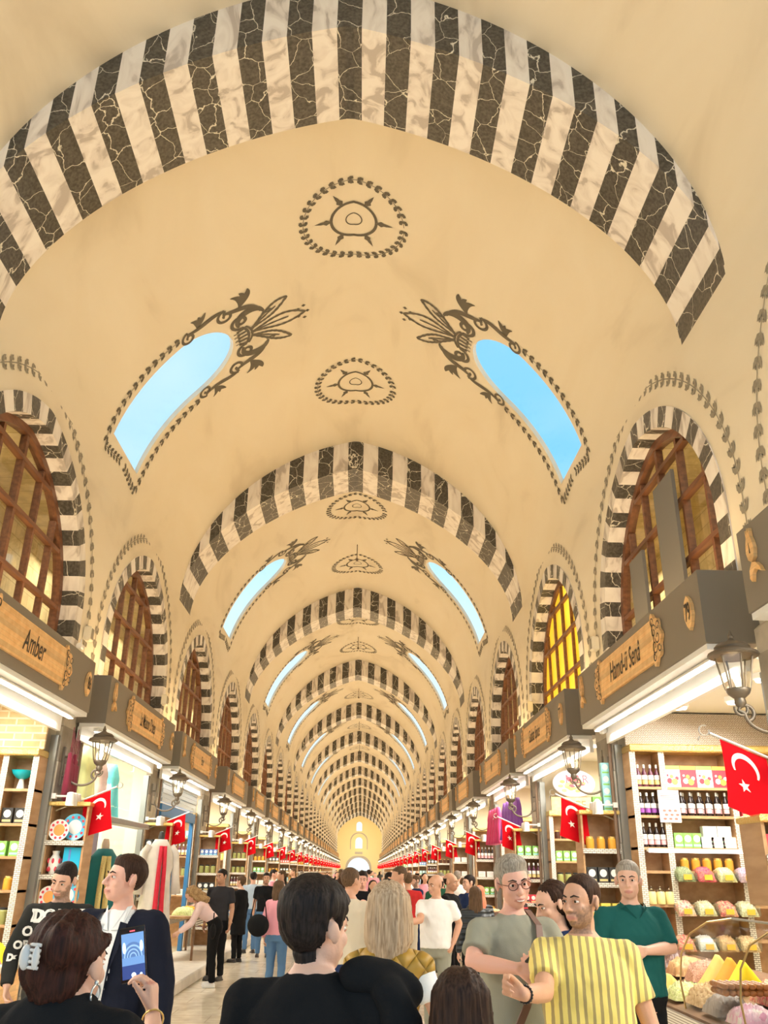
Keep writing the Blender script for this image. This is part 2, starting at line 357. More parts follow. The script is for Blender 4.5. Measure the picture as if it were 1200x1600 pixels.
# windows
def make_window(n, sg, c, pane, extra=None, detail=True):
    root = empty('window_%d' % n, (sg*W, c, 3.62)); tag(root, kind='structure')
    def Y(pts, xo): return [(sg*xo, p[0]-c, p[1]-3.62) for p in pts]
    # surround voussoirs
    mb = MB(); N = 37
    out = resamp(warch(c, 1.0, 80), .02); inn = warch(c, .885, 80)
    def atf(sc, f):
        # f in 0..1 along arch by angle-uniform steps; legs then crown
        leg = WIN_Z-3.62; A, B = WIN_A*sc, WIN_B*sc; la = 2.9*1.0; tot = 2*leg+2*la; d = f*tot
        if d < leg: return (c-A, 3.62+d)
        if d > tot-leg: return (c+A, 3.62+tot-d)
        t = -PI/2+PI*(d-leg)/(2*la)
        return (c+A*math.sin(t), WIN_Z+B*((1-WIN_K)*math.cos(t)+WIN_K*(1-abs(math.sin(t)))))
    for k in range(N):
        m = k % 2; sub = 3
        for q in range(sub):
            f0, f1 = (k+q/sub)/N, (k+(q+1)/sub)/N
            o0, o1 = atf(1, f0), atf(1, f1); i0, i1 = atf(.885, f0), atf(.885, f1)
            X = -.012
            a, b, d, e = [(sg*X, p[0]-c, p[1]-3.62) for p in (o0, o1, i1, i0)]
            mb.face([a, b, d, e], m)
            mb.face([(sg*X, i0[0]-c, i0[1]-3.62), (sg*X, i1[0]-c, i1[1]-3.62), (sg*.27, i1[0]-c, i1[1]-3.62), (sg*.27, i0[0]-c, i0[1]-3.62)], m)
            mb.face([(sg*X, o0[0]-c, o0[1]-3.62), (sg*X, o1[0]-c, o1[1]-3.62), (0, o1[0]-c, o1[1]-3.62), (0, o0[0]-c, o0[1]-3.62)], 1)
    s_ = mb.build('voussoir_surround', [M_DARK, M_LIGHT], root)
    # frame
    fr = MB(); a = warch(c, .885, 40); b = warch(c, .835, 40)
    for (p, q, r_, s2) in zip(a, a[1:], b[1:], b):
        quad = [p, q, r_, s2]
        fr.face(Y(quad, .20)); fr.face(Y(quad, .30)); fr.face([Y([s2], .20)[0], Y([r_], .20)[0], Y([r_], .30)[0], Y([s2], .30)[0]])
    A_, B_ = WIN_A*.83, WIN_B*.83
    def topz(yo):
        s3 = min(1, abs(yo)/A_); return WIN_Z-3.62+B_*((1-WIN_K)*math.sqrt(1-s3*s3)+WIN_K*(1-s3))
    vb = MB()
    for yo in (-1.24, -.62, 0, .62, 1.24):
        w = .026 if yo not in (0,) else .036
        xs = sorted((sg*.21, sg*.29)); vb.box((xs[0], yo-w, 0), (xs[1], yo+w, topz(abs(yo)+w)))
    for zo in (.55, 1.22, 1.9, 2.5):
        yw = 0
        for k in range(100):
            if topz(k*A_/100) > zo: yw = k*A_/100
        xs = sorted((sg*.20, sg*.28)); vb.box((xs[0], -yw, zo-.028), (xs[1], yw, zo+.028))
    fr.build('window_frame', M_BROWN, root); vb.build('mullion_grid', M_BROWN, root)
    g = MB(); g.face(Y(warch(c, .84, 30), .255)); g.build('window_pane', pane, root)
    return root
M_YEL = mat('yellow_glass_added_glow', (.95,.66,.04), .3, trans=.35, emit=(1,.62,.02), es=.55, var=.5, vscale=2.5)  # light from behind is put in as the pane's own emission
wn = 0
protoW = {}
for sg in (-1, 1):
    for k, c in enumerate(wc):
        wn += 1
        if k < 2 or (k == 2 and sg == 1):
            r_ = make_window(wn, sg, c, M_YEL if (sg == 1 and k == 2) else M_PANE)
            protoW[sg] = protoW.get(sg) or r_
            if sg == 1 and k == 1:
                for (y0, y1, z0, z1) in ((-.02, .58, .75, 2.25), (1.18, 1.78-.1, .55, 1.75)):
                    MB().box((.12, y0-.6+.0, z0), (.16, y1-.6+.0, z1)).build('grey_board', M_GREY, r_)
        else:
            r_ = copy_tree(protoW[sg], (sg*W, c, 3.62)); r_.name = 'window_%d' % wn
# vault bays with skylights, medallions, scrollwork
SKW, SKS0 = .68, None
def s_of_xz(x):   # arc length for a given |x|
    return min(_tab, key=lambda q: abs(prof(q[1], BV, KV)[0]-x))[0]
S_LOW = s_of_xz(3.40); S_TOP = s_of_xz(1.96)
def sk_half(s):
    """half width of skylight at arc s (from S_TOP to S_LOW)"""
    R = SKW*1.25
    if s <= S_TOP: return 0
    t = s-S_TOP
    if t < R: return SKW*math.sqrt(max(0, 1-((R-t)/R)**2))
    return SKW
def scroll(cx, cy, r, a0, turns, dirn, grow=.0, n=26):
    pts = []
    for i in range(n+1):
        f_ = i/n; a = a0+dirn*2*PI*turns*f_; q = r*(1-f_)**.8+.012
        pts.append((cx+q*math.cos(a), cy+q*math.sin(a)))
    return pts
def bez(p0, p1, p2, p3, n=16):
    return [tuple((1-t)**3*a+3*(1-t)**2*t*b+3*(1-t)*t*t*c_+t**3*d for a, b, c_, d in zip(p0, p1, p2, p3)) for t in [i/n for i in range(n+1)]]
def taper(n, w0, w1, w2=None):
    if w2 is None: w2 = w0
    return [w0+(w1-w0)*math.sin(PI*i/(n-1)) if w0 == w2 else (w0+(w1-w0)*min(1, 2*i/(n-1)) if i < n/2 else w1+(w2-w1)*(2*i/(n-1)-1)) for i in range(n)]
def ornament(P, mb, m):
    """crown and scrolls at the top of a skylight; u down the vault from the top edge, v sideways"""
    def stroke(P_, pts, w, mb_, m_): STROKE(P_, pts, [q*1.45 for q in w] if isinstance(w, list) else w*1.4, mb_, m_)
    # cup
    stroke(P, bez((-.20,-.26), (-.34,-.12), (-.34,.12), (-.20,.26)), .035, mb, m); stroke(P, bez((-.27,-.24), (-.40,-.1), (-.40,.1), (-.27,.24)), .03, mb, m)
    for v in (-.2,-.1,0,.1,.2): stroke(P, [(-.30+abs(v)*.35, v), (-.10, v*.9)], .035, mb, m)
    for v in (-.15,-.05,.05,.15): stroke(P, [(-.14, v), (-.04, v)], .015, mb, m)
    # plumes
    for ang, L in ((0, .98), (.62, .86), (-.62, .86)):
        def T(a, b): 
            return (-.34-(a*math.cos(ang)), (a*math.sin(ang))+b*math.cos(ang)+ang*.12)
        for s in (1, -1):
            p = [T(L*t, s*.15*math.sin(PI*t**1.4)) for t in [i/18 for i in range(19)]]
            stroke(P, p, [.028+.012*(i % 2) for i in range(19)], mb, m)
        stroke(P, [T(L*t, 0) for t in (.1,.2,.3,.4,.5,.6,.7)], [.02+.01*(i % 2) for i in range(7)], mb, m)
    for q in ((-1.30, .17), (-1.30,-.17), (-1.20, .10), (-1.20, -.10), (-1.36, 0)):
        mb.face([P(q[0]+.04*math.cos(k*PI/2), q[1]+.04*math.sin(k*PI/2)) for k in range(4)], m)
    for s in (1, -1):
        def Q(pts): return [(a, b*s) for a, b in pts]
        # big C scroll beside the cup
        p = bez((-.16,.30), (-.05,.62), (-.55,.72), (-.62,.42)); stroke(P, Q(p), taper(17, .03, .10), mb, m)
        stroke(P, Q(scroll(-.20, .42, .17, -PI/2, 1.25, 1)), .045, mb, m)
        stroke(P, Q(bez((-.60,.40), (-.66,.34), (-.72,.36), (-.74,.42))), .03, mb, m)
        # long S scroll descending
        p = bez((-.58,.46), (-.45,.85), (-.15,.70), (.06,.86)); stroke(P, Q(p), taper(17, .03, .075), mb, m)
        stroke(P, Q(scroll(.02, .76, .15, PI/2, 1.3, -1)), .04, mb, m)
        for a in (.0, .4, .8):
            q = bez((-.22,.78), (-.3-.1*a,.95), (-.28-.2*a,1.05+.05*a), (-.12-.38*a,1.12+.06*a)); stroke(P, Q(q), taper(17, .01, .075), mb, m)
        p = bez((.0,.88), (.22,1.02), (.42,.80), (.72,.93)); stroke(P, Q(p), taper(17, .03, .065), mb, m)
        stroke(P, Q(scroll(.70, .83, .13, PI/2, 1.3, -1)), .035, mb, m)
        for a in (0, .5, 1):
            q = bez((.52,.90), (.5-.05*a,1.0), (.48-.1*a,1.08), (.6-.28*a,1.15)); stroke(P, Q(q), taper(17, .01, .06), mb, m)
def medallion(P, mb, m, R=.82):
    pts = [(R*.93*math.cos(a), R*.93*math.sin(a)) for a in [2*PI*i/80 for i in range(81)]]
    garland(P, pts, mb, m, .135, .10, .06, .01)
    for r, w in ((.33, .045), (.115, .018)):
        stroke(P, [(r*R*1.25*math.cos(a), r*R*1.25*math.sin(a)) for a in [2*PI*i/40 for i in range(41)]], w, mb, m)
    for k in range(6):
        a = k*PI/3; d = (math.cos(a), math.sin(a)); n_ = (-d[1], d[0]); r1 = .43*R; L = .29*R
        out = [(0,.3), (.25,.9), (.42,.45), (.6,.42), (1,0), (.6,-.42), (.42,-.45), (.25,-.9), (0,-.3)]
        mb.face([P(d[0]*(r1+a_*L)+n_[0]*b_*.06, d[1]*(r1+a_*L)+n_[1]*b_*.06) for a_, b_ in out], m)
def ceiling_bay(idx, ya, yb, sky=True, deco=True):
    mb = MB(); yc = ya+(11.58-(Y1+AT)) if sky else 0
    rows = [-ARCL+2*ARCL*i/64 for i in range(65)]
    if sky:
        rows = sorted(set([round(r_, 5) for r_ in rows if not any(abs(abs(r_)-q) < .05 for q in (S_TOP, S_LOW))]+[s*q for s in (1,-1) for q in [S_TOP+.0+(S_LOW-S_TOP)*(i/24)**1.6 for i in range(25)]]))
        rows = [r_ for i, r_ in enumerate(rows) if i == 0 or r_-rows[i-1] > 1e-4]
    def cols(s):
        h = sk_half(abs(s)) if sky and abs(s) <= S_LOW+1e-6 else (SKW if sky else 0)
        if sky and abs(s) <= S_TOP: h = .03+SKW*(1-abs(s)/S_TOP)*.9
        h = max(h, .004) if sky else 0
        if not sky: return [ya+(yb-ya)*i/8 for i in range(9)]
        return [ya+(yc-h-ya)*i/3 for i in range(4)]+[yc-h+2*h*i/2 for i in (1,)]+[yc+h+(yb-yc-h)*i/3 for i in range(4)]
    vs = []; n = 9
    for s in rows: vs += [vault(s, y) for y in cols(s)]
    fs = []
    for i in range(len(rows)-1):
        mid = abs((rows[i]+rows[i+1])/2); open_ = sky and S_TOP < mid < S_LOW
        for j in range(n-1):
            if open_ and j in (3, 4): continue
            fs.append((i*n+j, i*n+j+1, i*n+n+j+1, i*n+n+j))
    mb.add(vs, fs, 0)
    if sky:
        for s_ in (1, -1):
            P = lambda u, v: vault(s_*(S_TOP+u), yc+v, .008)
            ss = [S_TOP+(S_LOW-S_TOP)*(i/24)**1.6 for i in range(25)]
            ring = [(q, yc-sk_half(q)) for q in ss]+[(q, yc+sk_half(q)) for q in ss[::-1]]
            ring = [ring[i] for i in range(len(ring)) if i == 0 or ring[i] != ring[i-1]]
            # reveal of the opening
            a = [vault(s_*q, y) for q, y in ring]; b = [vault(s_*q, y)+Vector((s_*.05, 0, .06)) for q, y in ring]
            for i in range(len(ring)):
                j = (i+1) % len(ring); mb.face([a[i], a[j], b[j], b[i]], 0)
            if deco:
                ornament(lambda u, v: P(u*1.0, v*.92), mb, 1)
                LL = S_LOW-S_TOP
                for v in (1, -1):
                    garland(P, [(.86, v*.86), (LL*.6, v*.88), (LL+.02, v*.88), (LL+.28, v*.84)], mb, 1, .155, .12, .055, .01)
                    pts = [(LL+.26, v*.82), (LL+.22, v*.5), (LL+.16, v*.1)]
                    garland(P, pts, mb, 1, .13, .11, .05, .01)
    if deco:
        for y in (ya+2.41, ya+6.85) if sky else ():
            medallion(lambda u, v: vault(u, y+v, .008), mb, 1)
    o = mb.build('ceiling' if idx == 0 else 'ceiling_%d' % idx, [M_PL, M_PAINT], smooth='all'); tag(o, kind='structure')
    for p in o.data.polygons:
        if p.material_index == 1 or p.area < .01: p.use_smooth = False
    if sky:
        for s_ in (1, -1):
            g = MB(); ss = [S_TOP+(S_LOW-S_TOP)*i/12 for i in range(13)]
            for q0, q1 in zip(ss, ss[1:]):
                off = Vector((s_*.045, 0, .05)); g.face([vault(s_*q0, yc-SKW-.02)+off, vault(s_*q1, yc-SKW-.02)+off, vault(s_*q1, yc+SKW+.02)+off, vault(s_*q0, yc+SKW+.02)+off])
            o = g.build('skylight_glass', M_SKYG); tag(o, kind='structure')
ceiling_bay(0, -1.6, Y1+.02, False, False)
for b in range(NBAY):
    ceiling_bay(b+1, Y1+AT+b*BAY-.02, Y1+(b+1)*BAY+.02, True, b < 6)
# transverse striped arches
for b in range(NBAY+1):
    y0 = Y1+b*BAY; y1 = y0+AT; NV = (37, 29, 33)[b] if b < 3 else 33
    mb = MB(); sub = 3
    # arc-uniform table of the intrados
    T = [(0, -PI/2)]
    for i in range(1, 801):
        a, c = prof(-PI/2+(i-1)*PI/800, BA, KA), prof(-PI/2+i*PI/800, BA, KA); T.append((T[-1][0]+math.hypot(c[0]-a[0], c[1]-a[1]), -PI/2+i*PI/800))
    def tA(f_):
        d = f_*T[-1][0]; i = max(1, min(800, next((k for k, q in enumerate(T) if q[0] >= d-1e-9), 800))); u = (d-T[i-1][0])/(T[i][0]-T[i-1][0]); return T[i-1][1]+u*(T[i][1]-T[i-1][1])
    for k in range(NV):
        for q in range(sub):
            t0, t1 = tA((k+q/sub)/NV), tA((k+(q+1)/sub)/NV); m = k % 2
            i0, i1 = prof(t0, BA, KA), prof(t1, BA, KA); o0, o1 = prof(t0, BV, KV), prof(t1, BV, KV)
            mb.face([(o0[0], y0, o0[1]), (o1[0], y0, o1[1]), (i1[0], y0, i1[1]), (i0[0], y0, i0[1])], m)
            mb.face([(i0[0], y0, i0[1]), (i1[0], y0, i1[1]), (i1[0], y1, i1[1]), (i0[0], y1, i0[1])], m)
            mb.face([(i0[0], y1, i0[1]), (i1[0], y1, i1[1]), (o1[0], y1, o1[1]), (o0[0], y1, o0[1])], m)
    o = mb.build('trim_%d' % (b+3), [M_DARK, M_LIGHT]); tag(o, kind='structure')
# end wall
ye = YEND+.05; mb = MB()
arch = [(prof(-PI/2+PI*i/40, BA, KA)) for i in range(41)]
outer = [(-6, 0), (6, 0), (6, ZF), ] + [(W, ZF)] + [p for p in arch[::-1]][1:-1] + [(-W, ZF), (-6, ZF)]
outer = [(-6.2, 0), (6.2, 0), (6.2, 11), (-6.2, 11)]
def aopen(cx, zb, w, h, n=14): # rect + semicircular top
    return [(cx-w, zb), (cx-w, zb+h)]+[(cx-w*math.cos(PI*i/n), zb+h+w*math.sin(PI*i/n)) for i in range(1, n)]+[(cx+w, zb+h), (cx+w, zb)]
door = aopen(-.1, .02, 1.75, 1.9); w1 = aopen(-.1, 5.0, .55, 1.1); w2 = aopen(-.1, 7.55, .45, .95)
niche = aopen(-.1, 4.85, 1.25, 1.1)
holes = [door, w1, w2]
tri = tessellate_polygon([[Vector((x, z, 0)) for x, z in outer]]+[[Vector((x, z, 0)) for x, z in h] for h in holes])
ap = outer+[p for h in holes for p in h]
mb.add([(x, ye, z) for x, z in ap], tri, 0)
for h in holes: mb.ring([[(x, ye, z) for x, z in h], [(x, ye+.8, z) for x, z in h]], 0, cap=False)
for h, w in ((door, .28), (niche, .14)):
    c0 = h[0]; big = [(x+(w if x > -.1 else -w), z+(w if i not in (0, len(h)-1) else 0)) for i, (x, z) in enumerate(h)]
    for i in range(len(h)-1): mb.face([(h[i][0], ye-.03, h[i][1]), (h[i+1][0], ye-.03, h[i+1][1]), (big[i+1][0], ye-.03, big[i+1][1]), (big[i][0], ye-.03, big[i][1])], 1)
mb.box((-.7, ye-.05, 4.15), (.5, ye-.01, 4.5), 1)
o = mb.build('wall_end', [mat('ochre_plaster', (.82,.62,.30), .7), mat('grey_stone_trim', (.42,.36,.28), .7)]); tag(o, kind='structure')
area('end_wall_light', (0, YEND-6, 4.6), (0, 1, .15), 5, 1, 260, (1, .90, .7))
# ================================================================ SHOP FRONTS
def text_faces(txt, size, shear=0, font_w=1.0, align='CENTER', ofs=0):
    cu = bpy.data.curves.new('lettering', 'FONT'); cu.body = txt; cu.size = size; cu.shear = shear; cu.align_x = align; cu.align_y = 'CENTER'; cu.offset = ofs; cu.resolution_u = 3; cu.space_character = font_w
    ob = bpy.data.objects.new('lettering', cu); me = ob.to_mesh()
    vs = [v.co.copy() for v in me.vertices]; fs = [tuple(p.vertices) for p in me.polygons]
    ob.to_mesh_clear(); bpy.data.objects.remove(ob); bpy.data.curves.remove(cu); return vs, fs
def add_text(mb, txt, size, at, m=0, shear=0, sx=1, sy=1, ofs=0, R=None, align='CENTER'):
    """lettering on a plane facing local -Y"""
    vs, fs = text_faces(txt, size, shear, 1, align, ofs)
    q = [Vector((v.x*sx, 0, v.y*sy)) for v in vs]
    if R: q = [R@p for p in q]
    mb.add([p+Vector(at) for p in q], fs, m)
def frame_y(c, sg, x=3.5, z=0): return (sg*x, c, z), -sg*PI/2
signc = {1: {-1: 3.66, 0: 8.64, 1: 13.6, 2: 18.35}, -1: {-1: 3.3, 0: 8.4, 1: 13.3, 2: 18.15}}
def sc_(sg, k): return signc[sg].get(k, 18.35+5.25*(k-2)+.25)
pierc = {-1: .9, 0: 6.15, 1: 11.15, 2: 15.95}
def pc_(k): return pierc.get(k, 15.95+5.25*(k-2)+.15)
TULIP = [(0,-.05),(.045,-.02),(.062,.04),(.05,.10),(.028,.15),(.03,.21),(.012,.165),(0,.22),(-.012,.165),(-.03,.21),(-.028,.15),(-.05,.10),(-.062,.04),(-.045,-.02)]
LEAF1 = [(0,-.06),(.05,-.075),(.10,-.12),(.125,-.17),(.07,-.14),(.03,-.12),(-.01,-.14),(-.035,-.20),(-.06,-.17),(-.05,-.11)]
def make_sign(text, number, size, L=4.17):
    root = empty('shop_sign_box')
    h = L/2
    mb = MB(); mb.bbox((-h, .0, 0), (h, .456, .62), 0, .006); b = mb.build('box', M_FASCIA, root)
    m2 = MB(); m2.box((-h+.02, .01, -.05), (h-.02, .34, -.002)); m2.box((-h+.02, .30, -.22), (h-.02, .35, -.05)); m2.build('underside_trim', M_WHITE, root)
    # plaque with scalloped pierced ends
    pl = MB(); o = [(-.92, .11), (.92, .11), (.92, .51), (-.92, .51)]
    pl.poly([(x, -.03, z) for x, z in o], (0, .028, 0), 0)
    pl_o = pl.build('plaque', M_PLAQ, root)
    for s in (-1, 1):
        e = MB(); pts = [(s*.925, .10)]
        n = 30
        for i in range(n+1):
            a = -PI/2+PI*i/n; r = 1+.09*math.cos(a*9); pts.append((s*(.93+.22*math.cos(a)*r*(.8+.3*math.cos(a))), .31+.235*math.sin(a)*r))
        pts.append((s*.925, .52))
        if s < 0: pts = pts[::-1]
        e.poly([(x, -.034, z) for x, z in pts], (0, .03, 0), 0)
        P = lambda u, v: Vector((s*u, -.036, v))
        for q in (scroll(1.0, .38, .06, 0, 1.2, 1, n=14), scroll(1.0, .24, .06, 0, 1.2, -1, n=14), scroll(1.09, .31, .05, PI, 1, 1, n=12), scroll(.97, .47, .035, 0, 1, 1, n=10), scroll(.97, .15, .035, 0, 1, -1, n=10), bez((.94,.12), (1.0,.3), (1.0,.32), (.94,.5), 8), scroll(1.12, .41, .035, 0, 1, 1, n=10), scroll(1.12, .21, .035, 0, 1, -1, n=10)):
            stroke(P, q, .013, e, 1)
        e.build('pierced_scroll_end', [M_PLAQ, M_INK], root)
    t = MB(); add_text(t, text, size, (0, -.034, .31), 0, .28, .80 if len(text)<14 else .60, 1.2, .001); t.build('lettering', M_INK, pl_o)
    tu = MB()
    tu.poly([(-1.86+x*1.0, -.03, .36+z*.95) for x, z in TULIP], (0, .028, 0)); tu.poly([(-1.86+x*1.0, -.03, .37+z*.95) for x, z in LEAF1], (0, .028, 0)); tu.poly([(-1.86-.0+x, -.032, .40+z) for x, z in ((-.008,-.02),(.008,-.02),(.0,.06))], (0, .001, 0), 1)
    tu.build('carved_tulip', [M_PLAQ, M_INK], root)
    if number:
        nb = MB(); nb.poly([(1.86+x, -.03, .31+z) for x, z in ((0,-.15),(.05,-.10),(.085,-.03),(.085,.05),(.05,.11),(0,.15),(-.05,.11),(-.085,.05),(-.085,-.03),(-.05,-.10))], (0, .028, 0))
        no = nb.build('number_plate', M_PLAQ, root); t2 = MB(); add_text(t2, number, .17, (1.86, -.034, .31), 0, 0, .72, 1.25, .003); t2.build('numerals', M_INK, no)
    return root
signs = {(1,0): ('Hamd-ü Senâ', '79', .25), (1,1): ('Galata Spice', '77', .23), (-1,0): ('Amber', '86', .26), (-1,1): ("La Maison D'alep", '84', .235), (-1,2): ('Eser', '82', .2), (1,2): ('Nil', '75', .22)}
sdesc = {(1,0): 'long taupe sign box reading 79 above the spice shop on the right', (1,1): 'taupe sign box with plaque and number 77, right side behind the 79 box', (-1,0): 'taupe sign box reading Amber with number 86 at left edge', (-1,1): 'taupe sign box above the textile window, behind the Amber box', (-1,2): 'taupe sign box above the blue framed shop on the left', (1,2): 'taupe sign box third along the right side, behind number 77', (1,-1): 'taupe sign box cut by the right edge of view', (-1,-1): 'taupe sign box nearest the viewer on the left'}
generic = make_sign('Bazaar'[:0] or '~', '', .2)
for c in list(generic.children):
    if c.name.startswith('plaque'):
        for q in list(c.children): bpy.data.objects.remove(q)
gen_used = False
for sg in (-1, 1):
    for k in range(-1, 25):
        (loc, rz) = frame_y(sc_(sg, k), sg, 3.04, 3.47)
        side = 'left' if sg < 0 else 'right'
        if (sg, k) in signs:
            r_ = make_sign(*signs[(sg, k)]); r_.location = loc; r_.rotation_euler.z = rz; lb = sdesc[(sg, k)]
        else:
            r_ = copy_tree(generic, loc, rz); lb = sdesc.get((sg, k), 'taupe sign box with blank plaque, %s along the %s side' % (ordn(k+1), side))
        tag(r_, lb, 'sign', 'sign boxes along the bazaar')
for c in list(generic.children): bpy.data.objects.remove(c)
bpy.data.objects.remove(generic)
# piers, uplights, LED strips, shop shells
M_SHELL = mat('warm_shop_wall', (.74,.66,.50), .7)
M_TROUGH = mat('lamp_strip_housing', (.7,.68,.62), .5)
M_METER = brickish('pale_interior_brick', (.62,.42,.20), (.74,.55,.30), (.80,.70,.48), .22, .085, .012, 'xz', .8, .6)
def lattice():
    m = mat('white_lattice_panel', (.8,.76,.66), .5); t, b = nodes_of(m)
    c = nd(t, 'ShaderNodeTexCoord'); s2 = nd(t, 'ShaderNodeSeparateXYZ'); t.links.new(c.outputs['Object'], s2.inputs[0])
    def mth(op, a, b_=None):
        n = nd(t, 'ShaderNodeMath', operation=op)
        for i, q in enumerate((a, b_)):
            if q is None: continue
            if isinstance(q, (int, float)): n.inputs[i].default_value = q
            else: t.links.new(q, n.inputs[i])
        return n.outputs[0]
    X = mth('MULTIPLY', s2.outputs['X'], 2*PI/.085); Z = mth('MULTIPLY', s2.outputs['Z'], 2*PI/.085)
    v = mth('ABSOLUTE', mth('ADD', mth('COSINE', X), mth('COSINE', Z))); w = mth('ABSOLUTE', mth('MULTIPLY', mth('SINE', X), mth('SINE', Z)))
    r = ramp(t, mth('MINIMUM', mth('ABSOLUTE', mth('SUBTRACT', v, .75)), mth('ADD', w, .12)), [(.13, (.85,.80,.70)), (.2, (.30,.22,.16))]); t.links.new(r.outputs[0], b.inputs['Base Color']); return m
M_LAT = lattice()
def meander():
    m = mat('meander_shelf_trim', (.8,.76,.66), .5); t, b = nodes_of(m)
    c = nd(t, 'ShaderNodeTexCoord'); k = nd(t, 'ShaderNodeTexBrick'); k.offset = .5; mp = nd(t, 'ShaderNodeMapping'); mp.inputs['Rotation'].default_value = (PI/2, 0, 0); t.links.new(c.outputs['Object'], mp.inputs[0]); t.links.new(mp.outputs[0], k.inputs['Vector'])
    k.inputs['Scale'].default_value = 1; k.inputs['Brick Width'].default_value = .05; k.inputs['Row Height'].default_value = .02; k.inputs['Mortar Size'].default_value = .003; k.inputs['Color1'].default_value = (.82,.78,.68,1); k.inputs['Color2'].default_value = (.75,.7,.6,1); k.inputs['Mortar'].default_value = (.2,.16,.12,1)
    t.links.new(k.outputs[0], b.inputs['Base Color']); return m
M_MEA = meander()
M_RUG = mat('vertical_pipe_paint', (.22,.14,.09), .5)
for sg in (-1, 1):
    for k in range(-1, 26):
        p = pc_(k)
        mb = MB(); w = .355; mb.bbox((-w, -.0, 0), (w, .75, 3.6), 0, .03)
        mb.tube([(w+.0, -.03, .2), (w+.0, -.03, 3.5)], .022, 8, 1)
        o = mb.build('trim_pier', [M_STONE, M_RUG]); o.location = (sg*3.42, p, 0); o.rotation_euler.z = -sg*PI/2; tag(o, kind='structure')
    for k in range(-1, 25):
        a, b = pc_(k)+.36, pc_(k+1)-.36; c = (a+b)/2; L = b-a
        loc, rz = (sg*3.5, c, 0), -sg*PI/2
        D = 2.3
        mb = MB(); h = L/2
        mb.face([(-h, 0, 3.62), (h, 0, 3.62), (h, D, 3.62), (-h, D, 3.62)], 1); mb.face([(-h, D, 0), (h, D, 0), (h, D, 3.62), (-h, D, 3.62)], 0)
        mb.face([(-h, 0, 0), (-h, D, 0), (-h, D, 3.62), (-h, 0, 3.62)], 0); mb.face([(h, 0, 0), (h, D, 0), (h, D, 3.62), (h, 0, 3.62)], 0)
        mb.face([(-h, 0, .01), (h, 0, .01), (h, D, .01), (-h, D, .01)], 0)
        o = mb.build('wall_shop_interior', [M_SHELL, M_CEIL]); o.location = loc; o.rotation_euler.z = rz; tag(o, kind='structure')
        if k < 12:   # steel jamb posts and head rail of the shop front
            hh = h-.03; o = empty('shop_front_frame', (sg*3.44, c, 0), rz)
            for s in (-1, 1): fr = MB(); fr.box((s*hh-.035, .0, .17), (s*hh+.035, .09, 3.24)); fr.build('jamb', M_METAL, o)
            tag(o, 'grey steel jambs of the %s shop opening on the %s' % (ordn(k+1), 'left' if sg < 0 else 'right'), 'door frame', 'steel shop front frames')
        cs = sc_(sg, k)
        st = MB(); st.box((-1.95, -.06, -.035), (1.95, .0, 0), 0); st.box((-1.93, -.055, -.042), (1.93, -.005, -.035), 1)
        o = st.build('light_strip', [M_TROUGH, M_LED]); o.location = (sg*3.22, cs, 3.415); o.rotation_euler.z = rz
        tag(o, 'glowing white light strip under the %s sign box on the %s' % (ordn(k+1), 'left' if sg < 0 else 'right'), 'light', 'light strips under the sign boxes')
        near = k < 9
        area('uplight', (sg*3.22, cs, 4.14), (-sg*.30, 0, 1), 3.8, .2, P_UP, WARM)
        area('strip_light', (sg*3.25, cs, 3.36), (-sg*.35, 0, -1), 3.7, .25, P_STRIP, WHITE)
        area('shop_light', (sg*4.3, c, 3.5), (-sg*.15, 0, -1), 2.6, 1.0, P_ROOM, WHITE)
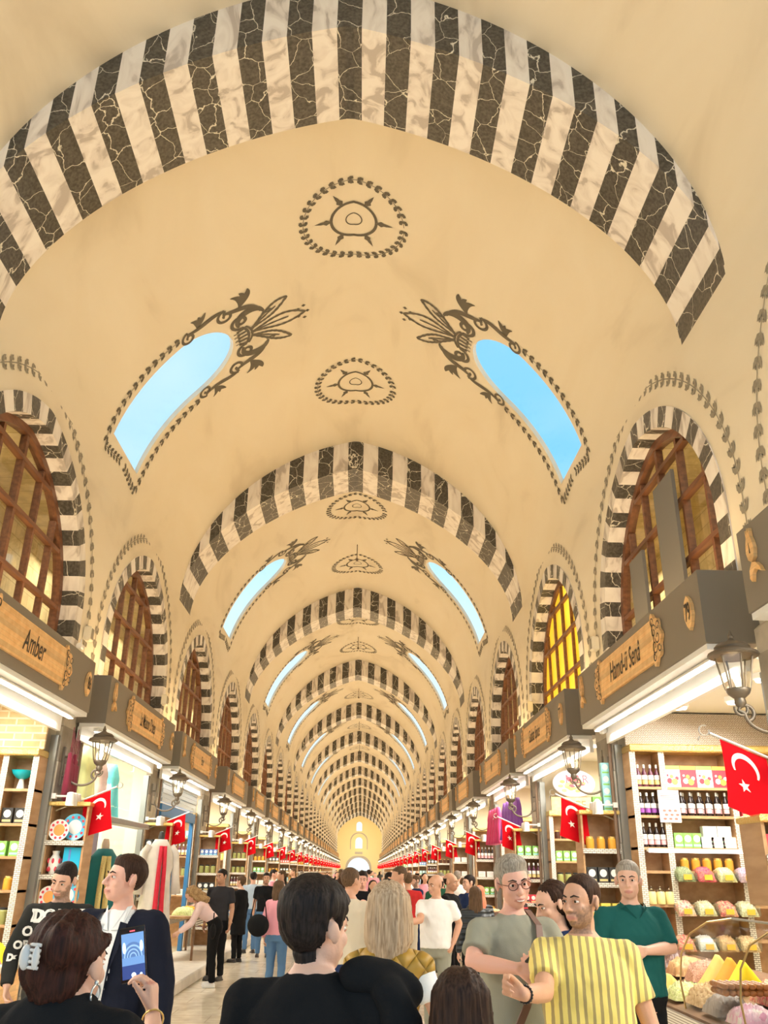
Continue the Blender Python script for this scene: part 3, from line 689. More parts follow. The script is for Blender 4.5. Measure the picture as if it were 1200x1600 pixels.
# ---------------------------------------------------------------- lantern
M_LGL = thin_glass('lantern_glass', (.95,.92,.85), .10)
def make_lantern():
    r = empty('wall_lantern'); Y0 = -.47
    b = MB(); b.box((-.02, -.03, 2.66), (.02, -.002, 3.12)); b.tube([(0, -.01, 3.0), (0, -.09, 3.0)], .012); b.tube([(0, -.01, 2.78), (0, -.12, 2.76)], .012); b.build('wall_plate', M_IRON, r)
    a = MB(); pts = [(0, -.09, 3.12), (0, -.09, 2.86)]+[(0, -.27+.18*math.cos(t), 2.80+.13*-math.sin(t)) for t in [PI*i/14 for i in range(15)]]+[(0, Y0+.03+.055*math.cos(t+PI), 2.80+.055*math.sin(t)) for t in [PI*.0+PI*1.5*i/14 for i in range(1, 15)]]
    a.tube(pts, .014, 8); pts = [(0, Y0, 2.88)]+[(0, Y0+.045*math.sin(t), 2.83+.045*math.cos(t)) for t in [PI*1.6*i/14 for i in range(15)]]
    a.tube(pts, .011, 8); a.tube([(0, -.09, 3.10), (0, -.09, 3.2)], [.008, .004], 8); a.build('scroll_bracket', M_IRON, r, 'all')
    c = MB(); c.lathe([(.02, 2.84), (.035, 2.87), (.03, 2.90), (.06, 2.93), (.07, 2.955), (.066, 2.97)], (0, Y0, 0), 12); c.build('cup', M_IRON, r, True)
    g = MB(); g.lathe([(.066, 2.965), (.078, 3.03), (.09, 3.12), (.105, 3.20)], (0, Y0, 0), 6, cap=False); gl = g.build('glass_panels', M_LGL, r)
    k = MB()
    for i in range(6):
        t = 2*PI*i/6; k.tube([(q*math.cos(t), Y0+q*math.sin(t), z) for q, z in ((.068, 2.965), (.080, 3.03), (.092, 3.12), (.107, 3.205))], .006, 5)
    k.build('glazing_bars', M_IRON, r)
    t = MB(); t.lathe([(.14, 3.195), (.15, 3.205), (.142, 3.225), (.12, 3.235), (.10, 3.255), (.105, 3.265), (.085, 3.29), (.03, 3.31), (.015, 3.33), (.02, 3.345), (.012, 3.36), (.004, 3.39)], (0, Y0, 0), 18); t.build('roof_cap', M_IRON, r, True)
    u = MB(); u.lathe([(.010, 2.98), (.014, 3.0), (.024, 3.03), (.026, 3.06), (.018, 3.09), (.004, 3.115)], (0, Y0, 0), 10); u.build('bulb', M_BULB, r, True)
    for ch in r.children:
        if ch.name.split('.')[0] in ('cup', 'glass_panels', 'glazing_bars', 'roof_cap'):
            for v in ch.data.vertices: v.co.x *= 1.2; v.co.y = Y0+(v.co.y-Y0)*1.2
    return r
# ---------------------------------------------------------------- flag
M_RED = mat('red_flag_cloth', (.60,.004,.010), .8, spec=.1); M_FW = mat('white_flag_cloth', (.9,.88,.8), .6); M_POLE = mat('flag_pole_metal', (.62,.60,.56), .35, .7)
def make_flag(seed, w=.31, h=.44):
    rn = random.Random(seed); r = empty('flag')
    # pole in the local YZ plane; tip (ring) toward the hall
    A, B = Vector((0, -.0, 2.37)), Vector((0, -.71, 2.66)); d = (B-A).normalized()
    p = MB(); p.tube([A, B], .010, 8); ring = [B+Vector((0, -.035, .02))+Vector((0, .035*math.cos(t), .035*math.sin(t))) for t in [PI*.35+2*PI*.85*i/12 for i in range(13)]]; p.tube(ring, .006, 6)
    p.tube([ring[6]+Vector((0,-.01,-.02)), ring[6]+Vector((0,-.02,-.045))], .006, 5); p.build('flag_pole', M_POLE, r)
    ph = rn.random()*6; am = .012+.012*rn.random(); skew = rn.uniform(-.05, .05)
    S0 = (B-A).length-.07
    def P(u, v, off=0):   # u 0..1 from tip toward the wall, v 0..1 downwards
        q = A+d*(S0-u*w*1.08); z = q.z-.012-v*h; y = q.y+skew*v*.8+.06*v*v*(u-.5); x = am*math.sin(4.5*u+ph+2*v)*(.3+v)
        return Vector((x+off, y, z))
    N, K = 14, 16
    f = MB(); vs = [P(i/N, j/K) for j in range(K+1) for i in range(N+1)]
    f.add(vs, [(j*(N+1)+i, j*(N+1)+i+1, (j+1)*(N+1)+i+1, (j+1)*(N+1)+i) for j in range(K) for i in range(N)]); fo = f.build('cloth', M_RED, r, 'all')
    c0, r0_, c1, r1_ = (.47, .40), .30, (.47, .455), .245    # crescent opens downward when hanging
    def U(x, y, off): return P(x, y*w/h*1.0+.02, off)
    n = 26; outer = []; inner = []; a0 = rad(62)
    for i in range(n+1):
        t = a0+(2*PI-2*a0)*i/n+PI/2; outer.append((c0[0]+r0_*math.cos(t), c0[1]+r0_*math.sin(t)))
        t = a0*1.15+(2*PI-2.3*a0)*i/n+PI/2; inner.append((c1[0]+r1_*math.cos(t), c1[1]+r1_*math.sin(t)))
    e = MB(); R = []
    for i in range(n+1):
        R.append([U(*outer[i], .003), U(*inner[i], .003), U(*inner[i], -.003), U(*outer[i], -.003)])
    e.ring(R); e.build('crescent', M_FW, fo)
    st = []
    for i in range(10):
        q = .135 if i % 2 == 0 else .055; t = PI/2+i*PI/5+.3; st.append((.40+q*math.cos(t), .80+q*math.sin(t)))
    e = MB(); e.add([U(*q, .003) for q in st]+[U(*q, -.003) for q in st], [tuple(range(10)), tuple(range(10, 20))[::-1]]+[(i, (i+1) % 10, (i+1) % 10+10, i+10) for i in range(10)])
    e.build('star', M_FW, fo); return r
def make_spots(n):
    r = empty('spotlight_cluster')
    b = MB(); b.box((-.03, -.05, 2.50), (.03, 0, 2.56)); b.tube([(0, -.03, 2.53), (0, -.22, 2.53)], .012); b.build('bracket', M_WHITE, r)
    for i in range(n):
        x = (i-(n-1)/2)*.115; h = MB(); prf = [(.02, .15), (.043, .14), (.05, .10), (.052, .0), (.046, .0), (.04, .02)]
        h.lathe([(q, z+2.42) for q, z in prf], (x, -.26, 0), 16, cap=False); ho = h.build('lamp_head', M_WHITE, r, True)
        l = MB(); l.lathe([(.044, 2.425), (.044, 2.43)], (x, -.26, 0), 14); l.build('lens', M_DISC, ho)
    return r
lan0 = make_lantern(); fl = [make_flag(i) for i in range(4)]; sp3, sp1 = make_spots(3), make_spots(1)
usedp = set()
def place(proto, loc, rz, label, cat, group):
    if proto.name in usedp: o = copy_tree(proto, loc, rz)
    else: o = proto; usedp.add(proto.name); o.location = loc; o.rotation_euler.z = rz
    return tag(o, label, cat, group)
for sg in (-1, 1):
    side = 'left' if sg < 0 else 'right'
    for k in range(0, 26):
        if sg == -1 and k == 0: continue
        p = pc_(k); far = 'far down the hall' if k > 8 else ''
        n = ordn(k-(1 if sg < 0 else 0))
        dy = -.22 if k else -.25
        lo, rz = (sg*3.42, p+dy, 0), -sg*PI/2
        place(lan0, lo, rz, 'bronze scroll-bracket lantern on the %s stone pier, %s side' % (n, side), 'lantern', 'lanterns on the piers')
        place(fl[(k*2+(sg > 0)) % 4], (sg*3.42, p+dy+.02-(.0), 0), rz, 'red crescent and star flag hanging at the %s pier, %s side' % (n, side), 'flag', 'flags hanging from the piers')
        if k < 14: place(sp3 if (sg < 0 or k != 0) else sp1, (sg*3.42, p+dy-.15, 0), rz, 'white spotlight fitting beside the flag on the %s %s pier' % (n, side), 'spotlight', 'white spotlights on the piers')
for q in (lan0, *fl, sp3, sp1): assert q.name in usedp
# ================================================================ GOODS
PROTO = {}
def C(name, c, rough=.5, **k): return mat(name, c, rough, **k)
def item(key, maker, loc, rz, label, cat, group=None):
    if key not in PROTO: PROTO[key] = maker(); o = PROTO[key]; o.location = loc; o.rotation_euler.z = rz
    else:
        src = PROTO[key]; o = copy_tree(src, loc, rz)
        if 'group' in o: del o['group']
        if 'kind' in src: o['kind'] = src['kind']
    return tag(o, label, cat, group)
def bottle(body, label_m, cap, name='syrup_bottle', h=.26, r=.033, ring=True):
    def f():
        q = empty(name); k = h/.26
        b = MB(); b.lathe([(r*.9, 0), (r, .01*k), (r, .15*k), (r*.85, .175*k), (r*.4, .205*k), (r*.36, .235*k), (r*.42, .24*k)], n=12); b.build('glass_body', body, q, True)
        c = MB(); c.lathe([(r*.45, .225*k), (r*.45, .262*k), (r*.3, .268*k)], n=10); c.build('cap', cap, q, True)
        l = MB(); l.lathe([(r*1.02, .03*k), (r*1.02, .08*k)], n=12, cap=False)
        l.lathe([(r*1.02, .085*k), (r*1.02, .14*k)], n=12, cap=False, m=1) if ring else None
        l.build('paper_label', [label_m, C('white_paper_label', (.9,.87,.82))], q, True); return q
    return f
def carton(mats, w, d, h, name='tea_carton', style=0):
    def f():
        b = MB(); b.box((-w/2, 0, 0), (w/2, d, h), 0)
        y = -.0012
        if style == 0:   # round badge + band
            b.add([(w*.36*math.cos(t), y, h*.62+w*.36*math.sin(t)) for t in [2*PI*i/14 for i in range(14)]], [tuple(range(14))], 1); b.add([(-w*.4, y, h*.1), (w*.4, y, h*.1), (w*.4, y, h*.24), (-w*.4, y, h*.24)], [(0,1,2,3)], 2)
        elif style == 1:  # lower fruit picture, top banner
            b.add([(-w/2, y, h*.82), (w/2, y, h*.82), (w/2, y, h), (-w/2, y, h)], [(0,1,2,3)], 2)
            for cx, cz, rr_, m in ((-.2,.3,.17,1), (.12,.26,.2,2), (.28,.42,.12,1), (-.05,.5,.12,2), (-.3,.55,.07,1)):
                b.add([(w*cx+w*rr_*math.cos(t), y-.0004*m, h*cz+w*rr_*math.sin(t)) for t in [2*PI*i/12 for i in range(12)]], [tuple(range(12))], m)
        else:            # stripes of small print
            for i in range(4): b.add([(-w*.38, y, h*(.2+.17*i)), (w*(.38-.12*(i % 2)), y, h*(.2+.17*i)), (w*(.38-.12*(i % 2)), y, h*(.27+.17*i)), (-w*.38, y, h*(.27+.17*i))], [(0,1,2,3)], 1+(i % 2))
        return b.build(name, mats)
    return f
def jar(glass, fill, lid, name='glass_jar', r=.05, h=.14, knob=False):
    def f():
        q = empty(name); b = MB(); b.lathe([(r*.94, 0), (r, .008), (r, h*.8), (r*.8, h*.88)], n=14); b.build('filled_body', fill, q, True)
        c = MB(); c.lathe([(r*.84, h*.87), (r*.86, h), (r*.3, h*1.02)]+([(r*.12, h*1.06), (r*.25, h*1.13), (r*.2, h*1.2), (.002, h*1.24)] if knob else []), n=14); c.build('lid', lid, q, True); return q
    return f
def heap_mesh(w, d, h, seed, fine=.012, n=26, wedge=False):
    mb = MB(); vs = []
    for j in range(n+1):
        for i in range(n+1):
            x, y = i/n*2-1, j/n*2-1
            e = (max(0, 1-abs(x)**5)*max(0, 1-abs(y)**5))**.5*(1-.28*(x*x+y*y)) if not wedge else max(0, 1-abs(x))**1*max(0, 1-abs(y)**6)
            z = h*e+fine*noise.noise(Vector((x*w*60, y*d*60, seed)))*(1 if e > .02 else 0)
            vs.append((x*w/2, y*d/2, max(0, z)))
    mb.add(vs, [(j*(n+1)+i, j*(n+1)+i+1, (j+1)*(n+1)+i+1, (j+1)*(n+1)+i) for j in range(n) for i in range(n)]); return mb
def grain(name, c1, c2, c3=None, sc=90, rough=.7):
    if name in MT: return MT[name]
    m = mat(name, c1, rough); t, b = nodes_of(m); c = nd(t, 'ShaderNodeTexCoord'); v = nd(t, 'ShaderNodeTexVoronoi'); v.inputs['Scale'].default_value = sc; t.links.new(c.outputs['Object'], v.inputs['Vector'])
    s = nd(t, 'ShaderNodeSeparateColor'); t.links.new(v.outputs['Color'], s.inputs[0]); st = [(0, c1), (.5, c2), (1, c3 or c1)]
    r = ramp(t, s.outputs[0], st); t.links.new(r.outputs[0], b.inputs['Base Color'])
    u = nd(t, 'ShaderNodeBump'); u.inputs['Strength'].default_value = .8; u.inputs['Distance'].default_value = .006; u.invert = True; t.links.new(v.outputs['Distance'], u.inputs['Height']); t.links.new(u.outputs[0], b.inputs['Normal']); return m
G = dict(rose=grain('rosebuds', (.65,.03,.08), (.75,.12,.16), (.45,.15,.08), 55), leaf=grain('dried_green_leaves', (.22,.26,.12), (.32,.36,.18), (.16,.2,.1), 80), olive=grain('pale_herb_blossoms', (.62,.56,.24), (.72,.66,.38), (.5,.45,.2), 90),
  lilac=grain('lavender_buds', (.45,.28,.40), (.60,.42,.52), (.35,.2,.3), 80), pink=grain('pink_petal_mix', (.78,.25,.28), (.8,.68,.45), (.6,.1,.15), 45), cham=grain('camomile_mix', (.75,.68,.40), (.55,.52,.3), (.85,.8,.62), 60), redmix=grain('red_fruit_tea', (.7,.06,.08), (.75,.5,.3), (.5,.05,.1), 45),
  nuts=grain('toasted_nuts', (.62,.40,.2), (.75,.55,.3), (.5,.28,.12), 45), date=grain('glossy_dates', (.10,.05,.035), (.2,.1,.07), (.16,.09,.08), 22, .3), fig=grain('dried_figs', (.55,.33,.14), (.66,.42,.2), (.42,.22,.08), 18, .5), ylw=mat('turmeric_powder', (.95,.78,.02), .8), org=mat('orange_spice_powder', (.92,.36,.02), .8),
  must=mat('mustard_coloured_powder', (.85,.58,.16), .8), chili=grain('chilli_flakes', (.65,.32,.22), (.75,.45,.32), (.5,.2,.15), 140), pist=grain('crushed_pistachio', (.62,.70,.25), (.75,.78,.4), (.5,.55,.2), 60), lok=grain('lokum_pieces', (.82,.62,.68), (.75,.35,.5), (.85,.78,.72), 24), choc=grain('pale_dusted_sweets', (.30,.24,.2), (.36,.3,.26), (.25,.19,.16), 14, .5),
  white=grain('sugared_almonds', (.82,.78,.7), (.75,.7,.62), (.85,.82,.78), 60))
def heap(key, w, d, h, loc, rz=0, label='', group=None, seed=0, fine=.012, wedge=False, tilt=0):
    o = heap_mesh(w, d, h, seed, fine, wedge=wedge).build('spice_heap', G[key], smooth='all'); o.location = loc; o.rotation_euler = (tilt, 0, rz); tag(o, label, 'spices', group, 'stuff'); return o
M_ACR = thin_glass('clear_acrylic', (.93,.95,.92), .08); M_TAG = C('orange_price_tag', (.85,.42,.04))
def tray(w, d, h):
    def f():
        q = empty('spice_tray'); b = MB(); t = .006
        b.box((-w/2, 0, 0), (w/2, d, t)); b.box((-w/2, 0, 0), (-w/2+t, d, h)); b.box((w/2-t, 0, 0), (w/2, d, h)); b.box((-w/2, 0, 0), (w/2, t, h*.7)); b.box((-w/2, d-t, 0), (w/2, d, h)); b.build('acrylic_tray', M_ACR, q)
        c = MB(); c.box((-.045, -.004, .01), (.045, 0, .065)); c.build('price_tag', M_TAG, q); return q
    return f
M_DK = C('dark_syrup_glass', (.02,.012,.012), .1); M_PK = C('pink_paper_label', (.85,.45,.48)); M_SIL = C('silver_cap', (.7,.7,.68), .3, metal=.8); M_PUR = C('purple_paper_label', (.30,.08,.40)); M_GLB = C('gold_paper_label', (.75,.60,.25))
M_RB = C('red_print', (.75,.05,.08)); M_GB = C('green_print', (.25,.58,.12)); M_WB = C('white_card', (.88,.87,.82)); M_TB = C('turquoise_print', (.35,.75,.78)); M_OB = C('orange_print', (.88,.45,.08)); M_BKB = C('black_card', (.03,.03,.03)); M_YB = C('yellow_card', (.88,.72,.12)); M_LG = C('pale_green_print', (.62,.78,.6)); M_BL = C('blue_print', (.12,.25,.62)); M_HON = C('honey_fill', (.75,.38,.05), .2); M_OLJ = C('olive_fill', (.35,.36,.12), .3); M_DJ = C('dark_jam_fill', (.08,.03,.02), .2)
KINDS = [
 ('dark_bottle', bottle(M_DK, M_PK, M_SIL), 'dark syrup bottle', 'bottle', .075, .27),
 ('purple_bottle', bottle(M_DK, M_PUR, M_WHITE, h=.25), 'purple labelled bottle', 'bottle', .075, .26),
 ('gold_bottle', bottle(C('plum_glass', (.12,.03,.06), .1), M_GLB, M_WHITE, h=.25), 'gold labelled bottle', 'bottle', .08, .26),
 ('red_carton', carton([M_RB, M_WB, M_OB], .19, .05, .25, style=1), 'red pomegranate tea carton', 'box', .20, .26),
 ('white_carton', carton([M_WB, M_RB, M_GB], .19, .05, .25, style=1), 'white apple tea carton', 'box', .20, .26),
 ('green_carton', carton([M_GB, M_WB, M_TB], .11, .08, .16, style=0), 'green tea carton', 'box', .12, .17),
 ('aqua_carton', carton([M_TB, M_WB, M_GB], .10, .08, .14, style=0), 'turquoise tea carton', 'box', .11, .15),
 ('pale_carton', carton([M_WB, M_LG, M_PK], .16, .1, .12, style=2), 'pale green printed carton', 'box', .17, .13),
 ('black_carton', carton([M_BKB, M_WB, M_GLB], .12, .08, .17, style=0), 'black gift carton', 'box', .13, .18),
 ('yellow_carton', carton([M_YB, M_OB, M_WB], .11, .08, .15, style=2), 'yellow carton', 'box', .12, .16),
 ('honey_jar', jar(None, M_HON, M_GOLD), 'amber honey jar', 'jar', .115, .15),
 ('olive_jar', jar(None, M_OLJ, M_BKB, r=.055, h=.17), 'olive green filled jar', 'jar', .125, .18),
 ('jam_jar', jar(None, M_DJ, M_GOLD, r=.045, h=.13), 'dark jam jar', 'jar', .105, .14),
 ('red_tin', carton([M_RB, M_WB, M_GLB], .09, .09, .13, name='gift_tin', style=0), 'red gift tin', 'tin', .10, .14),
 ('blue_tin', carton([M_BL, M_WB, M_TB], .09, .09, .13, name='gift_tin', style=0), 'blue gift tin', 'tin', .10, .14),
]
KD = {k[0]: k for k in KINDS}
def put(kind, loc, rz, where, group=None):
    k = KD[kind]; return item(kind, k[1], loc, rz, k[2]+' '+where, k[3], group or (k[2]+' '+where)[:60])
def row(kind, x0, x1, y, z, where, rz=0, n=None):
    k = KD[kind]; n = n or max(1, int((x1-x0)/k[4])); 
    for i in range(n):
        o = put(kind, (x0+(i+.5)*(x1-x0)/n, y, z), rz, where)
        if n > 1: o['label'] = o['label'].replace(' '+where, '')+', %s from left, ' % ordn(i)+where; o['group'] = (k[2]+' '+where)[:60]
# ---------------------------------------------------------------- generic display racks before the piers
def make_rack(levels, w=.44, d=.34, top=2.42, name='display_rack'):
    q = empty(name)
    for s in (-1, 1):
        b = MB(); b.box((s*w/2-.012, 0, .17 if s else 0), (s*w/2+.012, d, top)); b.build('side_panel', M_SHELF, q)
    b = MB(); b.box((-w/2, d-.012, .17), (w/2, d, top)); b.build('back_panel', M_SHELF, q)
    for z in levels:
        b = MB(); b.bbox((-w/2-.01, -.02, z-.022), (w/2+.01, d-.012, z), e=.004); b.build('shelf', M_SHELF, q)
        b = MB(); b.box((-w/2-.012, -.028, z-.05), (w/2+.012, -.02, z+.004)); b.build('meander_trim', M_MEA, q)
    b = MB(); b.bbox((-w/2-.03, -.04, top), (w/2+.03, d, top+.05), e=.01); b.build('gilt_cornice', M_GOLD, q)
    return q
LV = [.55, .92, 1.29, 1.66, 2.03]
rack0 = None
palR = ['green_carton','jam_jar','black_carton','honey_jar','olive_jar','aqua_carton','yellow_carton','dark_bottle','red_tin','pale_carton','blue_tin','gold_bottle']
for sg in (-1, 1):
    for k in range(0, 20):
        if sg < 0 and k == 0: continue
        side = 'left' if sg < 0 else 'right'; p = pc_(k); x = sg*3.20; y = p-.33
        lb = 'wooden goods rack before the %s stone pier on the %s' % (ordn(k-(sg < 0)), side)
        if sg > 0 and k == 0:
            r_ = make_rack([1.68, 1.88], top=2.08)
            for ch in r_.children:
                if ch.name.split('.')[0] in ('side_panel', 'back_panel'):
                    for v in ch.data.vertices: v.co.z = max(v.co.z, 1.58)
            r_.location = (x-.05, y, 0); r_.location.x = 3.16
            tag(r_, lb, 'rack', 'goods racks before the piers')
            for z in (1.68, 1.88):
                for i in range(4): put('red_tin', (3.16-.15+.1*i, y+.03, z), 0, 'in the clear display at the near right pier, %s row' % ('lower' if z < 1.8 else 'upper'), 'tins in the near right display')
            continue
        if rack0 is None: rack0 = make_rack(LV); r_ = rack0; r_.location = (x, y, 0)
        else: r_ = copy_tree(rack0, (x, y, 0), 0)
        tag(r_, lb, 'rack', 'goods racks before the piers')
        rn = random.Random(k*7+sg)
        if k < 11:
            for li, z in enumerate(LV):
                if k > 5 and li < 1: continue
                kd = rn.choice(palR); 
                if sg < 0 and k == 1: continue
                if sg > 0 and k == 0 and li > 2: kd = 'red_tin'
                row(kd, x-.20, x+.20, y+.02, z, '%s level, %s %s pier rack' % (('lowest', 'second', 'middle', 'fourth', 'top')[li], ordn(k-(sg < 0)), side))
        elif k < 15:
            for li, z in enumerate(LV[2:]): put(rn.choice(palR), (x, y+.03, z), 0, '%s level, %s %s pier rack' % (('lowest', 'second', 'middle', 'fourth', 'top')[li], ordn(k-(sg < 0)), side))
# rack tops at the second right pier: stack of turquoise tins
for i in range(4): put('aqua_carton', (3.33, pc_(1)-.30, 2.47+.142*i), 0, 'stacked on top of the rack beside the steel jamb', 'turquoise cartons stacked on the rack')
put('green_carton', (3.20, pc_(1)-.30, 2.47), 0, 'standing on top of the rack beside the turquoise stack')
# ---------------------------------------------------------------- far-side shelf walls of the shops
def shelf_wall(sg, y, x0, x1, divs, levels, z0, z1, head, nm, lb, dark=False):
    """unit facing the camera (-Y); x0<x1 world"""
    q = empty('wall_shelf_unit', ((x0+x1)/2, y, 0)); h = (x1-x0)/2; cx = (x0+x1)/2; wd = M_SHELFD if dark else M_SHELF
    b = MB(); b.box((-h, .28, z0), (h, .30, z1)); b.build('back_panel', wd, q)
    for dv in divs:
        b = MB(); b.box((dv-cx-.03, -.0, z0), (dv-cx+.03, .28, z1)); b.build('upright', wd, q); b = MB(); b.box((dv-cx-.035, -.008, z0), (dv-cx+.035, .0, z1)); b.build('meander_trim', M_MEA, q)
    for z in levels:
        b = MB(); b.box((-h, .0, z-.03), (h, .28, z)); b.build('shelf', wd, q)
    b = MB(); b.bbox((-h, -.05, z1), (h, .3, z1+.09), e=.015); b.build('gilt_cornice', M_GOLD, q)
    if head:
        b = MB(); b.box((-h, .1, z1+.09), (h, .14, 3.60)); b.build('upper_panel', head, q)
    tag(q, lb, 'shelf'); return q
Y_ = 10.42
shelf_wall(1, Y_, 3.52, 5.75, [3.55, 3.90, 4.72, 5.7], [1.10, 1.45, 1.80, 2.05, 2.40, 2.72], .17, 3.12, M_LAT, 'a', 'tall wooden shelf wall of bottles and spices in the 79 shop')
for i in range(4): put('gold_bottle', (3.62+.075*i, Y_+.06, 2.72), 0, 'on the top left shelf of the 79 shop')
for i in range(4): put('purple_bottle', (3.62+.075*i, Y_+.06, 2.40), 0, 'on the second left shelf of the 79 shop')
for i in range(4): put('dark_bottle', (3.62+.075*i, Y_+.06, 2.05), 0, 'on the third left shelf of the 79 shop')
for i, kk in enumerate(('white_carton', 'red_carton', 'white_carton', 'red_carton')): put(kk, (4.03+.195*i, Y_+.05, 2.72), 0, 'on the top shelf of the 79 shop')
for j in range(2):
    for i in range(6+j): put('dark_bottle', (4.0+.055*(1-j)+.105*i, Y_+.05+.09*(1-j), 2.40+.0*(1-j)), 0, 'in the double row on the middle shelf of the 79 shop', 'syrup bottles on the middle shelf')
for i in range(3): put('green_carton', (4.02+.105*i, Y_+.04, 2.05), 0, 'on the shelf above the spice trays')
for i in range(3): put('pale_carton', (4.35+.0*i+.13*i, Y_+.04, 2.05), 0, 'lower, beside the green cartons above the trays', 'pale cartons above the spice trays')
for i in range(2): put('pale_carton', (4.40+.17*i, Y_+.05, 2.17), 0, 'piled on the lower pale cartons', 'pale cartons piled above the spice trays')
for z, kk in ((2.72, 'yellow_carton'), (2.40, 'red_tin'), (2.05, 'honey_jar')):
    row(kk, 4.8, 5.6, Y_+.05, z, '%s shelf, right end of 79 shop' % {27: 'top', 24: 'middle', 20: 'lowest'}[int(z*10)])
row('honey_jar', 4.0, 4.65, Y_+.08, 1.80, 'behind the top spice trays')
lt = MB(); lt.box((3.60, Y_-.12, 2.0), (4.78, Y_-.04, 2.035), 0); lt.box((3.62, Y_-.11, 1.992), (4.76, Y_-.05, 2.0), 1)
tag(lt.build('shelf_light', [M_WHITE, M_LED]), 'white tube light along the shelf edge above the spice trays', 'light')
trc = [('leaf','rose','olive','lilac'), ('pink','cham','redmix','cham'), ('redmix','white','fig','nuts')]
dsc = {'leaf': 'dark green dried leaves', 'rose': 'crimson rosebuds', 'olive': 'pale olive blossoms', 'lilac': 'lilac lavender buds', 'pink': 'pink petal mix', 'cham': 'pale camomile mix', 'redmix': 'red fruit tea pieces', 'white': 'white sugared almonds', 'fig': 'golden dried figs', 'nuts': 'toasted brown nuts', 'date': 'glossy dark dates', 'ylw': 'bright yellow powder', 'org': 'orange powder', 'must': 'mustard powder', 'chili': 'pinkish chilli flakes', 'pist': 'green crushed pistachio', 'lok': 'pink and white sweets', 'choc': 'grey-brown dusted sweets'}
for j, z in enumerate((1.80, 1.45, 1.10)):
    for i in range(4):
        x = 4.0+.235*i-.04*j
        item('tray', tray(.22, .26, .12), (x, Y_-.16, z-.10), 0, 'clear tray holding %s, %s from left on the %s spice row' % (dsc[trc[j][i]].split(' ', 1)[-1], ordn(i), ('top', 'middle', 'bottom')[j]), 'tray', 'spice trays of the 79 shop')
        heap(trc[j][i], .20, .24, .09, (x, Y_-.03, z-.06), 0, '%s in the %s tray of the %s spice row' % (dsc[trc[j][i]], ordn(i), ('top', 'middle', 'bottom')[j]), None, i+j*5, tilt=.45, fine=.03)
for i in range(3): item('knobjar', jar(None, C('pale_yellow_fill', (.85,.70,.30), .3), M_GLASS, r=.048, h=.15, knob=True, name='apothecary_jar'), (3.63+.1*i, Y_+.02, 1.45), 0, 'apothecary jar with knob lid left of the spice trays', 'jar', 'apothecary jars left of the trays')
# paper notice
n_ = MB(); n_.box((0, -.004, 0), (.25, 0, .36), 0)
for i in range(6): n_.box((.03, -.005, .31-.02*i), (.22-.03*(i % 2), -.004, .317-.02*i), 1 if i < 2 else 3)
for i in range(9): n_.ell((.06+.065*(i % 3)+.02*(i//3 % 2), -.004, .04+.045*(i//3)), (.022, .001, .014), 8, 5, 2)
o = n_.build('paper_notice', [M_WB, M_RB, C('red_berry_picture', (.72,.16,.12)), M_PAINT2]); o.location = (3.80, Y_-.03, 2.32); tag(o, 'white printed notice with red berries taped over the shelf divider', 'notice')
# ceiling discs of the 79 shop
for i, (x, y) in enumerate(((3.95, 7.4), (4.3, 8.3), (3.9, 9.0), (4.5, 9.5), (4.0, 9.9), (5.1, 8.9), (4.9, 7.6), (3.8, 8.2))):
    def mk():
        q = empty('ceiling_lamp'); b = MB(); b.lathe([(.11, 0), (.11, -.05), (.09, -.06)], n=20); b.build('rim', M_WHITE, q, True); b = MB(); b.lathe([(.088, -.062), (.085, -.075), (.002, -.08)], n=20); b.build('diffuser', M_DISC, q, True); return q
    item('clamp', mk, (x, y, 3.62), 0, 'round white ceiling lamp inside the 79 spice shop', 'ceiling lamp', 'ceiling lamps of the 79 shop')
for i, (x, y) in enumerate(((-3.95, 8.2), (-4.3, 9.3), (-3.9, 7.2))): item('clamp', mk, (x, y, 3.62), 0, 'round ceiling lamp inside the Amber shop on the left', 'ceiling lamp', 'ceiling lamps of the Amber shop')
for i, (x, y) in enumerate(((-3.9, 13.0), (-3.9, 14.2), (-4.4, 13.7))): item('clamp', mk, (x, y, 3.62), 0, 'round ceiling lamp above the dresses in the textile window', 'ceiling lamp', 'ceiling lamps of the textile window')
for i, (x, y) in enumerate(((3.9, 13.2), (4.3, 14.3))): item('clamp', mk, (x, y, 3.62), 0, 'round ceiling lamp inside the number 77 shop', 'ceiling lamp', 'ceiling lamps of the 77 shop')
# ---------------------------------------------------------------- L1 shelf wall
shelf_wall(-1, Y_, -5.6, -3.52, [-3.55, -3.90, -4.35, -4.9], [.75, 1.15, 1.5, 1.85, 2.2, 2.58], .17, 2.95, M_METER, 'b', 'walnut shelf wall below pale brickwork in the Amber shop', False)
fb = MB(); fb.lathe([(.055, 0), (.045, .01), (.028, .10), (.03, .12)], n=20); fo = None
q = empty('footed_bowl', (-3.73, Y_+.13, 2.58)); fb.build('white_foot', M_WHITE, q, True)
fb = MB(); fb.lathe([(.02, .11), (.07, .13), (.115, .18), (.125, .215), (.13, .215), (.11, .185), (.06, .145), (.002, .14)], n=24); fb.build('turquoise_bowl', C('turquoise_glaze', (.0,.42,.52), .15), q, True); tag(q, 'turquoise bowl on a white foot on the top shelf at left', 'bowl')
put('yellow_carton', (-4.12, Y_+.06, 2.58), 0, 'on the top shelf of the Amber shop')
